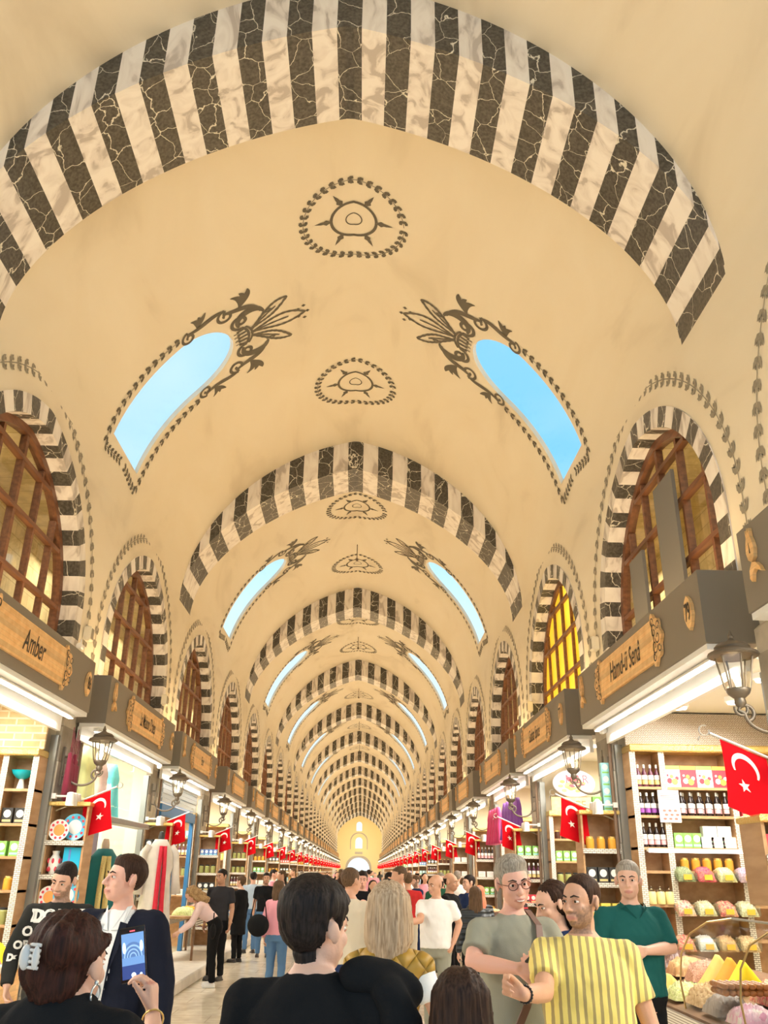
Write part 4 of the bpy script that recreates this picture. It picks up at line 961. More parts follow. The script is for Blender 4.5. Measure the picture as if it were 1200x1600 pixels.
for z, ks in ((2.2, ('black_carton', 'red_carton')), (1.85, ('green_carton', 'aqua_carton')), (1.5, ('honey_jar', 'pale_carton')), (1.15, ('olive_jar', 'yellow_carton')), (.75, ('yellow_carton', 'honey_jar'))):
    row(ks[0], -3.87, -3.58, Y_+.05, z, '%s row, Amber shop right column' % {22: 'top', 18: 'second', 15: 'middle', 11: 'fourth', 7: 'lowest'}[int(z*10)]); row(ks[1], -4.32, -3.94, Y_+.05, z, '%s row, Amber shop second column' % {22: 'top', 18: 'second', 15: 'middle', 11: 'fourth', 7: 'lowest'}[int(z*10)])
# ---------------------------------------------------------------- R2 shelves and oval signs
Y2 = pc_(2)-.36-.32
shelf_wall(1, Y2, 3.52, 4.9, [3.55, 4.3], [.8, 1.2, 1.6, 1.95, 2.3], .17, 2.66, None, 'c', 'orange wood shelf wall in the number 77 shop')
for z, kk in ((2.3, 'jam_jar'), (1.95, 'green_carton'), (1.6, 'olive_jar'), (1.2, 'honey_jar')): row(kk, 3.6, 4.25, Y2+.05, z, '%s row, number 77 shop' % {23: 'top', 19: 'second', 16: 'third', 12: 'lowest'}[int(z*10)])
q = empty('oval_wall_sign', (3.98, Y2-.02, 3.20)); b = MB(); b.lathe([(.36, 0), (.37, .02), (.34, .04)], n=36, ax='y'); [None for _ in ()]
bo = b.build('rim', C('blue_white_rim', (.62,.60,.72), .3), q, True); bo.scale = (1, 1, .62)
b = MB(); b.add([(.33*math.cos(t), -.042, .33*.62*math.sin(t)) for t in [2*PI*i/36 for i in range(36)]], [tuple(range(36))], 0)
for i in range(26):
    a, r_ = random.random()*6.28, .05+.22*random.random(); b.ell((r_*math.cos(a), -.043, -.03+r_*.5*math.sin(a)), (.05, .002, .03), 8, 5, 1+i % 3)
b.build('painted_face', [M_WB, M_OB, M_RB, C('gold_print', (.8,.6,.15))], q); b = MB(); add_text(b, 'NAR', .2, (.05, -.05, .06), 0); b.build('lettering', M_RB, q); tag(q, 'oval sign painted with fruit above the 77 shop shelves', 'sign')
q = empty('spice_board', (3.95, Y2-.02, 2.84)); b = MB(); b.bbox((-.38, -.02, -.13), (.38, .0, .13), e=.01); b.build('board', M_PLAQ, q); b = MB(); add_text(b, 'SPICE', .19, (0, -.024, 0), 0, 0, .95); b.build('lettering', C('brown_letters', (.3,.14,.05)), q); tag(q, 'pale wooden board with brown letters below the oval sign', 'sign')
# other shops: simple far-side shelf walls
for sg in (-1, 1):
    for k in range(2, 9):
        if sg == -1 and k == 2: pass
        y = pc_(k+1)-.36-.32; side = 'left' if sg < 0 else 'right'
        x0, x1 = (3.52, 4.6) if sg > 0 else (-4.6, -3.52)
        shelf_wall(sg, y, x0, x1, [sg*3.55], [.8, 1.2, 1.6, 2.0, 2.4], .17, 2.85, None, 'd', 'shelf wall at the back of the %s shop on the %s' % (ordn(k), side))
        rn = random.Random(k*3+sg)
        for z in (1.2, 1.6, 2.0, 2.4): row(rn.choice(palR), sg*3.6 if sg > 0 else -4.2, 4.2 if sg > 0 else -3.6, y+.05, z, '%s shelf, %s %s shop' % (('lowest', 'lowest', 'second', 'third', 'top')[round((z-.8)/.4)], ordn(k), side))
# ---------------------------------------------------------------- R1 counter with curved glass
CY = 8.62
q = empty('spice_counter', (2.98, CY, 0)); b = MB(); b.bbox((0, -2.0, .17), (.44, 1.75, .70), e=.02); b.build('cabinet', M_SHELF, q)
b = MB(); b.add([(-.03, -2.02, .70), (.98, -2.02, .70), (.98, 1.78, .70), (-.03, 1.78, .70), (-.03, -2.02, .74), (.98, -2.02, .96), (.98, 1.78, .96), (-.03, 1.78, .74)], [(0,3,2,1), (4,5,6,7), (0,1,5,4), (1,2,6,5), (2,3,7,6), (3,0,4,7)]); b.build('sloped_top', M_SHELFD, q)
b = MB(); b.box((-.06, -2.02, .55), (-.03, 1.78, .72)); b.build('meander_trim', M_MEA, q)
prf = [(.02, .74), (.0, .95), (.03, 1.15), (.12, 1.30), (.28, 1.39), (.5, 1.42)]
b = MB()
for (a, c), (d, e) in zip(prf, prf[1:]): b.face([(a, -2.0, c), (a, -.75, c), (d, -.75, e), (d, -2.0, e)])
b.build('curved_glass', M_CASE, q, 'all')
for yy in (-1.95, -.75):
    b = MB(); b.tube([(a, yy, c) for a, c in prf], .008, 6); b.build('glass_rail', C('brass_rail', (.5,.36,.16), .3, metal=.8), q)
b = MB(); b.tube([(.5, -2.0, 1.42), (.5, -.75, 1.42)], .010, 6); b.tube([(.5, -1.9, .9), (.5, -1.9, 1.42)], .010, 6); b.build('top_rail', M_METAL, q)
tag(q, 'spice counter with curved glass guard before the 79 shop', 'counter')
hp = [('choc', .30, .30, .15, .20, -1.75), ('org', .32, .34, .20, .22, -1.35), ('lok', .28, .28, .12, .14, -1.95)]
zs = lambda x: .74+x*.22
HL = [('choc', .17, -1.25, .30, .34, .13), ('nuts', .20, -.82, .30, .34, .15), ('redmix', .55, -1.35, .34, .40, .16), ('pist', .16, -.38, .30, .32, .12), ('ylw', .55, -.72, .36, .22, .24), ('org', .55, -.45, .36, .22, .24), ('must', .55, -.18, .36, .22, .24), ('chili', .55, .12, .36, .24, .16), ('must', .16, .02, .28, .26, .15), ('white', .17, .42, .28, .30, .12),
      ('date', .16, 1.05, .30, .40, .16), ('fig', .55, .62, .36, .34, .15), ('lok', .16, -1.72, .28, .34, .12), ('rose', .17, .74, .28, .26, .1), ('date', .56, 1.1, .36, .44, .18), ('cham', .17, 1.48, .30, .34, .12), ('nuts', .56, 1.52, .36, .38, .15)]
seen = {}
for i, (kk, x, yy, w, d, h) in enumerate(HL):
    seen[kk] = seen.get(kk, 0)+1
    heap(kk, w, d, h, (2.98+x, CY+yy, zs(x)+.002), 0, 'heap of %s, %s from the near end of the counter, %s row' % (dsc[kk], ordn(sum(1 for q2 in HL if q2[2] < yy and (q2[1] > .4) == (x > .4))), 'back' if x > .4 else 'front'), 'heaps on the spice counter', i, .04 if kk not in ('ylw', 'org', 'must') else .003, kk in ('ylw', 'org', 'must'), -.0)
# strings of dried fruit (churchkhela) lying on the counter
def strand():
    b = MB()
    for i in range(7): b.ell((-.15+.05*i, 0, .0), (.030, .022, .022), 8, 6)
    return b.build('candied_nut_string', C('glossy_amber_candy', (.45,.18,.05), .25, var=.3), smooth='all')
def strandr():
    b = MB()
    for i in range(7): b.ell((-.15+.05*i, 0, .0), (.030, .024, .024), 8, 6)
    return b.build('candied_nut_string', C('glossy_red_candy', (.62,.06,.03), .25, var=.3), smooth='all')
for i in range(12): item('strand', strand, (3.17, 7.02+.045*(i % 6), .96+.042*(i//6)), .05*math.sin(i*5), 'amber candied nut string in the front pile under the curved glass', 'sweets', 'amber candied nut strings')
for i in range(12): item('strandr', strandr, (3.52, 6.68+.05*(i % 6), .92+.045*(i//6)), .05*math.sin(i*3), 'red candied nut string in the pile near the glass rail', 'sweets', 'red candied nut strings')
# boxed perfumes column at the near right pier is carried by its rack
# ---------------------------------------------------------------- left counter before the Amber shop
q = empty('sweets_counter', (-3.2, 8.0, 0)); b = MB(); b.bbox((-.3, -1.3, .17), (.3, 1.2, .86), e=.03); b.build('cabinet', M_PLAQ, q); b = MB(); b.bbox((-.33, -1.33, .86), (.33, 1.23, .92), e=.01); b.build('worktop', M_CREAM, q); tag(q, 'pale wooden sweets counter at the lower left edge', 'counter')
for i, (kk, yy) in enumerate((('ylw', .95), ('pink', .65), ('pist', .35), ('lok', .05), ('cham', -.3), ('redmix', -.7))): heap(kk, .5, .3, .16, (-3.2, 8.0+yy, .925), 0, 'heap of %s on the left sweets counter' % dsc[kk], 'heaps on the left sweets counter', i, .04)
# ---------------------------------------------------------------- garments
def cloth_mat(name, c1, c2=None, **k): return mat(name, c1, .75, sheen=.3, var=.12, **k)
def garment(name, colr, h, w, d, folds=9, amp=.02, sleeves=True, trim=None, neck=None, flare=1.5, lab='', cat='garment', loc=(0,0,0), rz=0, stand=False, spots=None):
    q = empty(name, loc, rz)
    b = MB(); R = []; n = 40
    for j in range(15):
        t = j/14; z = h*(1-t); s = (.5+.5*min(1, t*6)) if t < .16 else 1; ww = w/2*s*(1 if t < .3 else .82+(flare-.82)*(t-.3)/.7*(1)); dd = d/2*(.6+.4*min(1, t*4))*(1 if t < .3 else .9+.5*(t-.3))
        if t < .05: ww = w*.2
        R.append([(ww*math.cos(a)*(1+amp*3*t*math.sin(folds*a)), dd*math.sin(a)*(1+amp*9*t*math.sin(folds*a)), z) for a in [2*PI*i/n for i in range(n)]])
    b.ring(R[::-1]); o = b.build('robe_body', colr, q, 'all')
    if sleeves:
        for s in (-1, 1):
            b = MB(); b.tube([(s*w*.38, 0, h*.93), (s*w*.55, 0, h*.86), (s*w*.62, -.02, h*.62), (s*w*.66, -.04, h*.45)], [w*.12, w*.13, w*.13, w*.17], 12); b.build('sleeve', colr, q, 'all')
    if trim:
        b = MB(); pts = []
        for s in (-1, 1):
            P = [(s*w*.06, -d*.5, h*.93), (s*w*.09, -d*.56, h*.7), (s*w*.10, -d*.62, h*.4), (s*w*.13, -d*.78, h*.02)]
            b.tube([tuple(Vector(p)) for p in P], [w*.07, w*.075, w*.08, w*.10], 8)
        b.build('front_trim', trim, q, 'all')
    if neck:
        b = MB(); b.lathe([(.055, h-.02), (.05, h+.06), (.035, h+.12), (.002, h+.13)], n=14); b.build('neck_stump', neck, q, True)
    if stand:
        b = MB(); b.lathe([(.02, -.5), (.02, .1)], n=8); b.lathe([(.16, -.5), (.15, -.47), (.02, -.45)], n=16); b.build('stand', M_IRON, q)
    tag(q, lab, cat); return q
TEAL = cloth_mat('teal_velvet', (.0,.16,.17)); GTR = mat('gold_embroidery', (.8,.65,.25), .5, bump=.8, bscale=60)
KAF = cloth_mat('ivory_kaftan_cloth', (.78,.73,.66)); KTR = mat('crimson_embroidery', (.72,.02,.05), .7, bump=.8, bscale=60)
garment('mannequin_robe', TEAL, 1.30, .46, .28, sleeves=True, trim=GTR, neck=C('beige_mannequin', (.6,.48,.36)), lab='teal velvet robe with gold trim on a headless mannequin', cat='robe', loc=(-3.03, 11.95, .67), stand=True, flare=1.2, rz=.5)
garment('mannequin_robe', KAF, 1.52, .50, .26, trim=KTR, neck=M_BKB, lab='ivory kaftan with crimson trim on a stand outside', cat='robe', loc=(-3.04, 15.24, .67), stand=True, flare=1.25, rz=.6)
PK = cloth_mat('pink_satin', (.78,.50,.48)); YL = cloth_mat('yellow_satin', (.85,.78,.35)); AQ = cloth_mat('aqua_satin', (.15,.68,.72)); BLs = cloth_mat('blue_print_scarf', (.12,.35,.6)); BUR = cloth_mat('burgundy_tassel', (.28,.02,.06)); ORs = cloth_mat('orange_satin', (.8,.3,.1))
for nm, mm, y, h, w, lb in (('hanging_dress', YL, 12.85, .95, .5, 'pale yellow satin dress hanging in the textile window'), ('hanging_dress', PK, 13.55, .85, .42, 'pink satin dress hanging between yellow and aqua dresses'), ('hanging_dress', AQ, 14.2, .85, .40, 'aqua satin dress hanging in the textile window')):
    garment(nm, mm, h, w, .26, 7, .03, False, lab=lb, cat='dress', loc=(-3.72, y, 2.42), rz=PI/2)
garment('silk_scarf', BLs, .85, .3, .2, 5, .06, False, lab='blue printed scarf hung behind the first left lantern', cat='scarf', loc=(-3.84, 12.25, 2.45), rz=PI/2)
for i in range(6):
    def mk_t():
        b = MB(); b.tube([(0, 0, .8), (.0, 0, .5)], .006, 6); b.lathe([(.01, .5), (.03, .48), (.028, .44), (.04, .2), (.045, 0)], n=10); return b.build('curtain_tassel', [BUR, GTR][0], smooth='all')
    item('tassel', mk_t, (-3.30-.0*(i % 2), 10.84+.06*i, 2.55-.06*(i % 3)), 0, 'burgundy curtain tassel hanging on the first left pier', 'tassel', 'burgundy tassels on the first left pier')
lg = MB(); lg.bbox((-3.43, 12.0, 2.33), (-3.20, 15.0, 2.41), e=.01); tag(lg.build('window_ledge', M_METAL), 'grey metal ledge under the hanging dresses', 'ledge')
cs_ = empty('shop_window_case', (-3.56, 13.4, 0)); b = MB(); b.box((-.01, -1.5, 2.42), (.01, 1.5, 3.38)); b.build('glass', M_CASE, cs_); b = MB(); b.box((-.03, -.55, .17), (.0, -.0, 2.33)); b.build('blue_grey_door', C('blue_grey_door_paint', (.16,.17,.24), .3), cs_); b = MB(); b.box((-.012, .2, .9), (.012, 1.4, 2.33)); b.build('lower_glass', M_CASE, cs_); tag(cs_, 'glazed textile shop window below the second left sign', 'shop window')
# plates
def plate(c1, c2, r=.15):
    def f():
        q = empty('painted_plate'); b = MB(); b.lathe([(.05, .0), (r*.6, .006), (r, .03), (r, .034), (r*.6, .012), (.002, .008)], n=24, ax='y'); b.build('rim', c1, q, True)
        b = MB(); b.lathe([(r*.55, .013), (.002, .012)], n=20, ax='y'); b.build('centre', c2, q, True)
        b = MB()
        for i in range(10): t = 2*PI*i/10; b.ell((r*.76*math.cos(t), -.026, r*.76*math.sin(t)), (.016, .003, .016), 8, 5)
        b.build('rim_flowers', M_RB, q); return q
    return f
RX = -3.20; RY = pc_(1)-.33
item('platea', plate(C('sky_blue_glaze', (.10,.50,.75), .2), M_WHITE), (RX+.06, RY+.12, 2.19), 0, 'blue rimmed plate upright on the rack above the vase', 'plate'); item('plateb', plate(M_WHITE, C('orange_glaze', (.85,.35,.1), .2), .12), (RX-.10, RY+.05, 2.15), 0, 'white flowered plate beside the blue plate', 'plate')
q = empty('painted_vase', (RX-.12, RY+.12, 1.66)); b = MB(); b.lathe([(.05, 0), (.075, .08), (.07, .16), (.035, .22), (.045, .26)], n=18); b.build('vase_body', M_WB, q, True); b = MB()
for j in range(2):
    for i in range(6): t = 2*PI*i/6+.5*j; b.ell((.073*math.cos(t), .073*math.sin(t), .06+.09*j), (.016, .016, .03), 6, 5)
b.build('red_lozenges', M_RB, q); tag(q, 'white vase with red lozenges on the left rack', 'vase')
q = MB(); q.box((-.01, 0, 0), (.19, .1, .30), 0); q.box((.05, -.002, .06), (.075, 0, .28), 1); q.box((.05, -.002, .06), (.15, 0, .08), 1); o = q.build('gift_bag', [C('bright_blue_card', (.0,.45,.72)), M_BL]); o.location = (RX-.0, RY+.05, 1.66); tag(o, 'bright blue gift bag beside the lozenge vase', 'bag')
item('plateb', plate(M_WHITE, M_OB, .12), (RX-.1, RY+.05, 1.42), 0, 'flowered plate on the third rack shelf by the man', 'plate'); item('platea', plate(M_WHITE, M_WHITE), (RX+.1, RY+.05, 1.44), 0, 'blue plate on the third rack shelf by the man', 'plate')
item('teapot', jar(None, C('flowered_china', (.8,.6,.5), .2), M_GOLD, 'china_pot', .08, .2, True), (RX, RY+.1, .92), 0, 'flowered china pot on the low shelf of the left rack', 'pot')
# ---------------------------------------------------------------- front tables on the kerbs
def table(L=2.2):
    q = empty('goods_table'); b = MB(); b.bbox((-.28, -L/2, .70), (.28, L/2, .75), e=.01); b.build('table_top', M_SHELF, q); b = MB(); b.box((-.30, -L/2, .58), (-.28, L/2, .70)); b.box((.28, -L/2, .58), (.30, L/2, .70)); b.build('apron', M_MEA, q)
    for sx in (-1, 1):
        for sy in (-1, 1): b = MB(); b.box((sx*.25-.02, sy*(L/2-.05)-.02, .0), (sx*.25+.02, sy*(L/2-.05)+.02, .70)); b.build('leg', M_SHELFD, q)
    return q
tn = 0; hk = list(G)
for sg in (-1, 1):
    for k in range(1, 9):
        if sg < 0 and k == 1: continue
        side = 'left' if sg < 0 else 'right'; y = (pc_(k)+pc_(k+1))/2+.2; x = sg*3.06
        item('table', table, (x, y, .17), 0, 'low wooden goods table before the %s shop on the %s' % (ordn(k), side), 'table', 'goods tables before the shops')
        rn = random.Random(k+sg*11)
        for j in range(5):
            kk = rn.choice(hk); key = 'hp'+kk
            def mk2(): return heap_mesh(.42, .36, .14, 3, .03).build('spice_heap', G[kk], smooth='all')
            o = item(key, mk2, (x, y-.85+.42*j, .921), 0, 'heap of %s, %s on the table before the %s %s shop' % (dsc[kk], ordn(j), ordn(k), side), 'spices', 'heaps on the shop tables'); o['kind'] = 'stuff'
# blue frame of the third left shop and its roller box
b = MB()
for y in (16.55, 18.1, 19.8): b.box((-3.46, y-.07, .17), (-3.38, y+.07, 2.75))
b.box((-3.46, 16.5, 2.65), (-3.37, 19.9, 2.85)); tag(b.build('blue_shop_frame', C('blue_shop_paint', (.03,.16,.36), .4)), 'blue painted timber frame of the third left shop', 'door frame')
b = MB()
for i in range(6): b.lathe([(.045, 0), (.045, 3.2)], (0, 0, 0), 8) if 0 else b.box((-3.43, 16.45, 2.88+.08*i), (-3.37-.01*(i % 2), 19.95, 2.95+.08*i))
tag(b.build('roller_shutter', C('silver_shutter', (.55,.62,.66), .3, metal=.6)), 'rolled silver shutter above the blue shop frame', 'shutter')
# hanging bags, hats and scarves at the third right shop and beyond
for i in range(5): item('tas2', lambda: garment('silk_scarf', cloth_mat('violet_scarf', (.28,.08,.45)), .7, .22, .14, 5, .06, False, lab='x', cat='scarf'), (3.2+.0*i, pc_(2)+.55+.36*i, 2.35), PI/2, 'violet scarf hung before the third right shop', 'scarf', 'violet scarves before the third right shop')
for i in range(4): item('tas3', lambda: garment('silk_scarf', cloth_mat('red_pink_scarf', (.75,.05,.2)), .7, .22, .14, 5, .06, False, lab='x', cat='scarf'), (3.12, pc_(2)+2.4+.36*i, 2.3), PI/2, 'red scarf hung before the third right shop', 'scarf', 'red scarves before the third right shop')
def hat():
    q = empty('felt_hat'); b = MB(); b.lathe([(.14, 0), (.15, .01), (.08, .02), (.085, .09), (.05, .12), (.002, .122)], n=16); b.build('crown', C('dark_felt', (.06,.04,.05), .8), q, True); b = MB(); b.lathe([(.087, .03), (.088, .05)], n=16, cap=False); b.build('hat_band', M_RB, q); return q
b = MB(); b.tube([(0, 0, .17), (0, 0, 1.95)], .012); b.lathe([(.16, .17), (.15, .19), (.02, .2)], n=16); o = b.build('hat_stand', M_IRON, smooth=True); o.location = (2.98, 15.2, 0); tag(o, 'thin iron stand carrying the felt hats', 'stand')
for i in range(6): item('hat', hat, (2.98, 15.2, 1.05+.14*i), 0, 'dark felt hat in the stack behind the man in glasses', 'hat', 'stacked felt hats on the right')
# dome camera, cctv, hanging chains, wires
def cctv():
    q = empty('security_camera'); b = MB(); b.lathe([(.035, 0), (.04, .02), (.04, .12), (.03, .13)], n=14, ax='y'); b.build('housing', M_WHITE, q, True); b = MB(); b.lathe([(.028, -.002), (.002, -.004)], n=12, ax='y'); b.build('lens', M_BKB, q); b = MB(); b.tube([(0, -.06, .03), (0, -.06, .1)], .01); b.build('bracket', M_WHITE, q); return q
for (x, y, z, l) in ((3.3, 10.75, 3.40, 'white security camera under the far end of the 79 sign'), (-3.2, 15.3, 3.36, 'white security camera under the second left sign'), (3.3, 15.7, 3.38, 'white security camera under the number 77 sign'), (-3.42, 11.0, 4.4, 'white security camera on the wall above the first left pier')): item('cctv', cctv, (x, y, z), 0, l, 'camera')
for i in range(5):
    def chain():
        b = MB(); b.tube([(0, 0, 0), (0, 0, -.42)], .012, 6); b.ell((0, 0, -.46), (.04, .04, .05)); return b.build('hanging_chain', M_IRON, smooth='all')
    item('chain', chain, (0, 22.9+10.5*i, 10.46), 0, 'short dark chain hanging from the crown of the %s vault bay' % ordn(i+1), 'chain', 'chains at the vault crown')
def ann():
    q = empty('wall_speaker'); b = MB(); b.bbox((-.07, -.10, 0), (.07, 0, .2), e=.02); b.build('cabinet', M_CREAM, q); b = MB(); b.box((-.05, -.103, .03), (.05, -.1, .17)); b.build('grille', M_PAINT2, q); return q
for sg in (-1, 1):
    for k in range(1, 8): item('spk', ann, (sg*3.49, pc_(k)+.1, 4.55), -sg*PI/2, 'small cream wall box high on the %s %s pier' % (ordn(k-(sg < 0)), 'left' if sg < 0 else 'right'), 'speaker', 'cream wall boxes on the piers')
# ================================================================ PEOPLE
from mathutils.bvhtree import BVHTree
def cap_(mb, a, b, ra, rb, n=12, flat=False):
    a, b = Vector(a), Vector(b); t = (b-a); L = t.length
    if L < 1e-5: t = Vector((0,0,1)); L = 1e-5
    t = t/L; s = t.cross(Vector((0,0,1)) if abs(t.z) < .9 else Vector((0,1,0))).normalized(); u = t.cross(s); R = []
    for k in (0, 1, 2, 3): q = PI/2*(k+.15)/3.15; R.append((a-t*ra*math.cos(q), ra*math.sin(q)))
    if flat: R.append((b, rb))
    else:
        for k in (3, 2, 1, 0): q = PI/2*(k+.15)/3.15; R.append((b+t*rb*math.cos(q), rb*math.sin(q)))
    mb.ring([[c+(s*math.cos(2*PI*i/n)+u*math.sin(2*PI*i/n))*r for i in range(n)] for c, r in R])
def chain_(mb, pts, rs, n=12, flat=False):
    for i in range(len(pts)-1): cap_(mb, pts[i], pts[i+1], rs[i], rs[i+1], n, flat and i == len(pts)-2)
def loft_(mb, rings, n=24, T=None, pw=2.3):
    R = []
    for z, rx, ry, cy in rings:
        q = []
        for i in range(n):
            a = 2*PI*i/n; c, s = math.cos(a), math.sin(a)
            p = Vector((math.copysign(abs(c)**(2/pw), c)*rx, cy+math.copysign(abs(s)**(2/pw), s)*ry, z)); q.append(T(p) if T else p)
        R.append(q)
    mb.ring(R)
def remesh(mb, name, voxel, mats, parent, smooth=4, disp=None, fac=.5):
    me = bpy.data.meshes.new('tmp'); me.from_pydata(mb.v, [], mb.f); o = bpy.data.objects.new('tmp', me); COL.objects.link(o)
    md = o.modifiers.new('r', 'REMESH'); md.mode = 'VOXEL'; md.voxel_size = voxel
    if smooth: sm = o.modifiers.new('s', 'SMOOTH'); sm.factor = fac; sm.iterations = smooth
    m2 = bpy.data.meshes.new_from_object(o.evaluated_get(bpy.context.evaluated_depsgraph_get())); bpy.data.objects.remove(o); bpy.data.meshes.remove(me)
    m2.name = name
    if disp:
        ns = [v.normal.copy() for v in m2.vertices]
        for v, n in zip(m2.vertices, ns): v.co += disp(v.co, n)
    m2.materials.clear()
    for m in (mats if isinstance(mats, (list, tuple)) else [mats]): m2.materials.append(m)
    m2.polygons.foreach_set('use_smooth', [True]*len(m2.polygons)); m2.update()
    o = bpy.data.objects.new(name, m2); COL.objects.link(o)
    if parent: o.parent = parent
    return o
def hand_(mb, w, fwd, pn, curl, ts, s=1, thumb=(.5, .9), spread=.1):
    """w wrist, fwd direction of the palm, pn palm normal, curl per finger, ts thumb side sign"""
    w, fwd, pn = Vector(w), Vector(fwd).normalized(), Vector(pn).normalized(); pn = (pn-fwd*pn.dot(fwd)).normalized(); sd = fwd.cross(pn)*ts
    K = []
    for i, o in enumerate((.030, .010, -.010, -.029)):
        k = w+fwd*(.088-.004*abs(i-1.2))*s+sd*o*s; K.append(k); cap_(mb, w+sd*o*.55*s+fwd*.005*s, k, .014*s, .0115*s, 8)
    for i, (k, ln) in enumerate(zip(K, (.93, 1.05, .98, .78))):
        d = (fwd+sd*(.12-.08*i)*spread*8).normalized(); a = 0; p = k; c = curl[i]
        for j, (L, r0_, r1_) in enumerate(((.043, .0098, .009), (.027, .009, .0082), (.022, .0082, .0068))):
            a += c*(1, 1.1, .7)[j]; dd = (d*math.cos(a)+pn*math.sin(a)).normalized(); q = p+dd*L*ln*s; cap_(mb, p, q, r0_*s, r1_*s, 8); p = q
    b = w+fwd*.022*s+sd*.022*s; a, c = thumb; d1 = (sd*math.sin(c)+fwd*math.cos(c)+pn*.35).normalized(); p = b+d1*.043*s; cap_(mb, b, p, .0155*s, .0125*s, 8)
    d2 = (d1+pn*a+fwd*.3).normalized(); q = p+d2*.034*s; cap_(mb, p, q, .0122*s, .0105*s, 8); d3 = (d2+pn*a*.8+fwd*.2-sd*.2).normalized(); cap_(mb, q, q+d3*.026*s, .0105*s, .0085*s, 8)
def skin(name, c):
    m = mat('skin_'+name, c, .5, bump=.08, bscale=120); b = m.node_tree.nodes['Principled BSDF']; t = m.node_tree; at = nd(t, 'ShaderNodeAttribute', attribute_name='pigment'); sx_ = nd(t, 'ShaderNodeSeparateColor'); t.links.new(at.outputs['Color'], sx_.inputs[0]); x1 = nd(t, 'ShaderNodeMix', data_type='RGBA'); x1.inputs['A'].default_value = (*c, 1); x1.inputs['B'].default_value = (.13, .08, .055, 1); f1 = nd(t, 'ShaderNodeMath', operation='MULTIPLY'); f1.inputs[1].default_value = .72; t.links.new(sx_.outputs[0], f1.inputs[0]); t.links.new(f1.outputs[0], x1.inputs['Factor']); x2 = nd(t, 'ShaderNodeMix', data_type='RGBA'); x2.inputs['B'].default_value = (.56, .24, .19, 1); t.links.new(x1.outputs['Result'], x2.inputs['A']); t.links.new(sx_.outputs[1], x2.inputs['Factor']); t.links.new(x2.outputs['Result'], b.inputs['Base Color']); b.inputs['Subsurface Weight'].default_value = .08; b.inputs['Subsurface Radius'].default_value = (.02, .008, .004); return m
def hairm(name, c1, c2, sc=1):
    if 'hair_'+name in MT: return MT['hair_'+name]
    m = mat('hair_'+name, c1, .6, spec=.18); t, b = nodes_of(m); c = nd(t, 'ShaderNodeTexCoord'); mp = nd(t, 'ShaderNodeMapping'); mp.inputs['Scale'].default_value = (150, 150, 9); t.links.new(c.outputs['Object'], mp.inputs[0])
    n = nd(t, 'ShaderNodeTexNoise'); n.inputs['Scale'].default_value = 1; n.inputs['Detail'].default_value = 3; t.links.new(mp.outputs[0], n.inputs['Vector'])
    r = ramp(t, n.outputs[0], [(.35, c1), (.65, c2)]); t.links.new(r.outputs[0], b.inputs['Base Color'])
    u = nd(t, 'ShaderNodeBump'); u.inputs['Strength'].default_value = .5; u.inputs['Distance'].default_value = .004; t.links.new(n.outputs[0], u.inputs['Height']); t.links.new(u.outputs[0], b.inputs['Normal']); return m
def clothm(name, c, rough=.95, **k): return mat('cloth_'+name, c, rough, spec=.12, bump=.15, bscale=260, **k)
SK = {'light': skin('light', (.74,.44,.32)), 'tan': skin('tan', (.62,.34,.22)), 'rosy': skin('rosy', (.76,.42,.32)), 'brown': skin('brown', (.50,.27,.17))}
HR = {'black': hairm('black', (.010,.007,.006), (.03,.02,.017)), 'dbrown': hairm('dark_brown', (.022,.010,.006), (.06,.028,.016)), 'auburn': hairm('auburn', (.018,.006,.004), (.055,.016,.010)), 'blonde': hairm('ash_blonde', (.30,.20,.12), (.55,.42,.29)), 'grey': hairm('grey', (.20,.17,.14), (.42,.38,.32)), 'brown': hairm('brown', (.07,.04,.022), (.15,.09,.05)), 'curly': hairm('honey_curls', (.26,.15,.06), (.45,.30,.15))}
M_LIP = mat('lips', (.58,.27,.21), .45); M_EYEW = mat('eye_white', (.8,.78,.74), .2); M_IRIS = mat('dark_iris', (.03,.018,.01), .1); M_BROW = mat('eyebrow_hair', (.03,.018,.012), .8); M_BEARD = mat('stubble', (.23,.13,.085), .9, var=.25, vscale=90); M_SPORT = mat('shoe_sole', (.7,.7,.68), .6)
def lerp_tab(tab, x):
    if x <= tab[0][0]: return tab[0][1]
    for (a, b), (c, d) in zip(tab, tab[1:]):
        if x <= c: return b+(d-b)*(x-a)/(c-a)
    return tab[-1][1]
HLINE = {'short': [(-.10,.066), (-.07,.060), (-.045,.050), (-.032,.02), (-.022,-.012), (-.008,-.018), (.0,.028), (.028,.026), (.040,-.045), (.10,-.062)],
 'recede': [(-.10,.095), (-.07,.088), (-.05,.070), (-.035,.035), (-.022,-.010), (-.008,-.015), (.0,.028), (.028,.026), (.040,-.045), (.10,-.062)],
 'full': [(-.10,.058), (-.07,.052), (-.045,.038), (-.032,.005), (-.02,-.018), (-.008,-.02), (.0,.022), (.028,.020), (.036,-.075), (.10,-.095)],
 'bald': [(-.10,.3), (0,.3), (.028,.03), (.04,-.04), (.1,-.06)]}
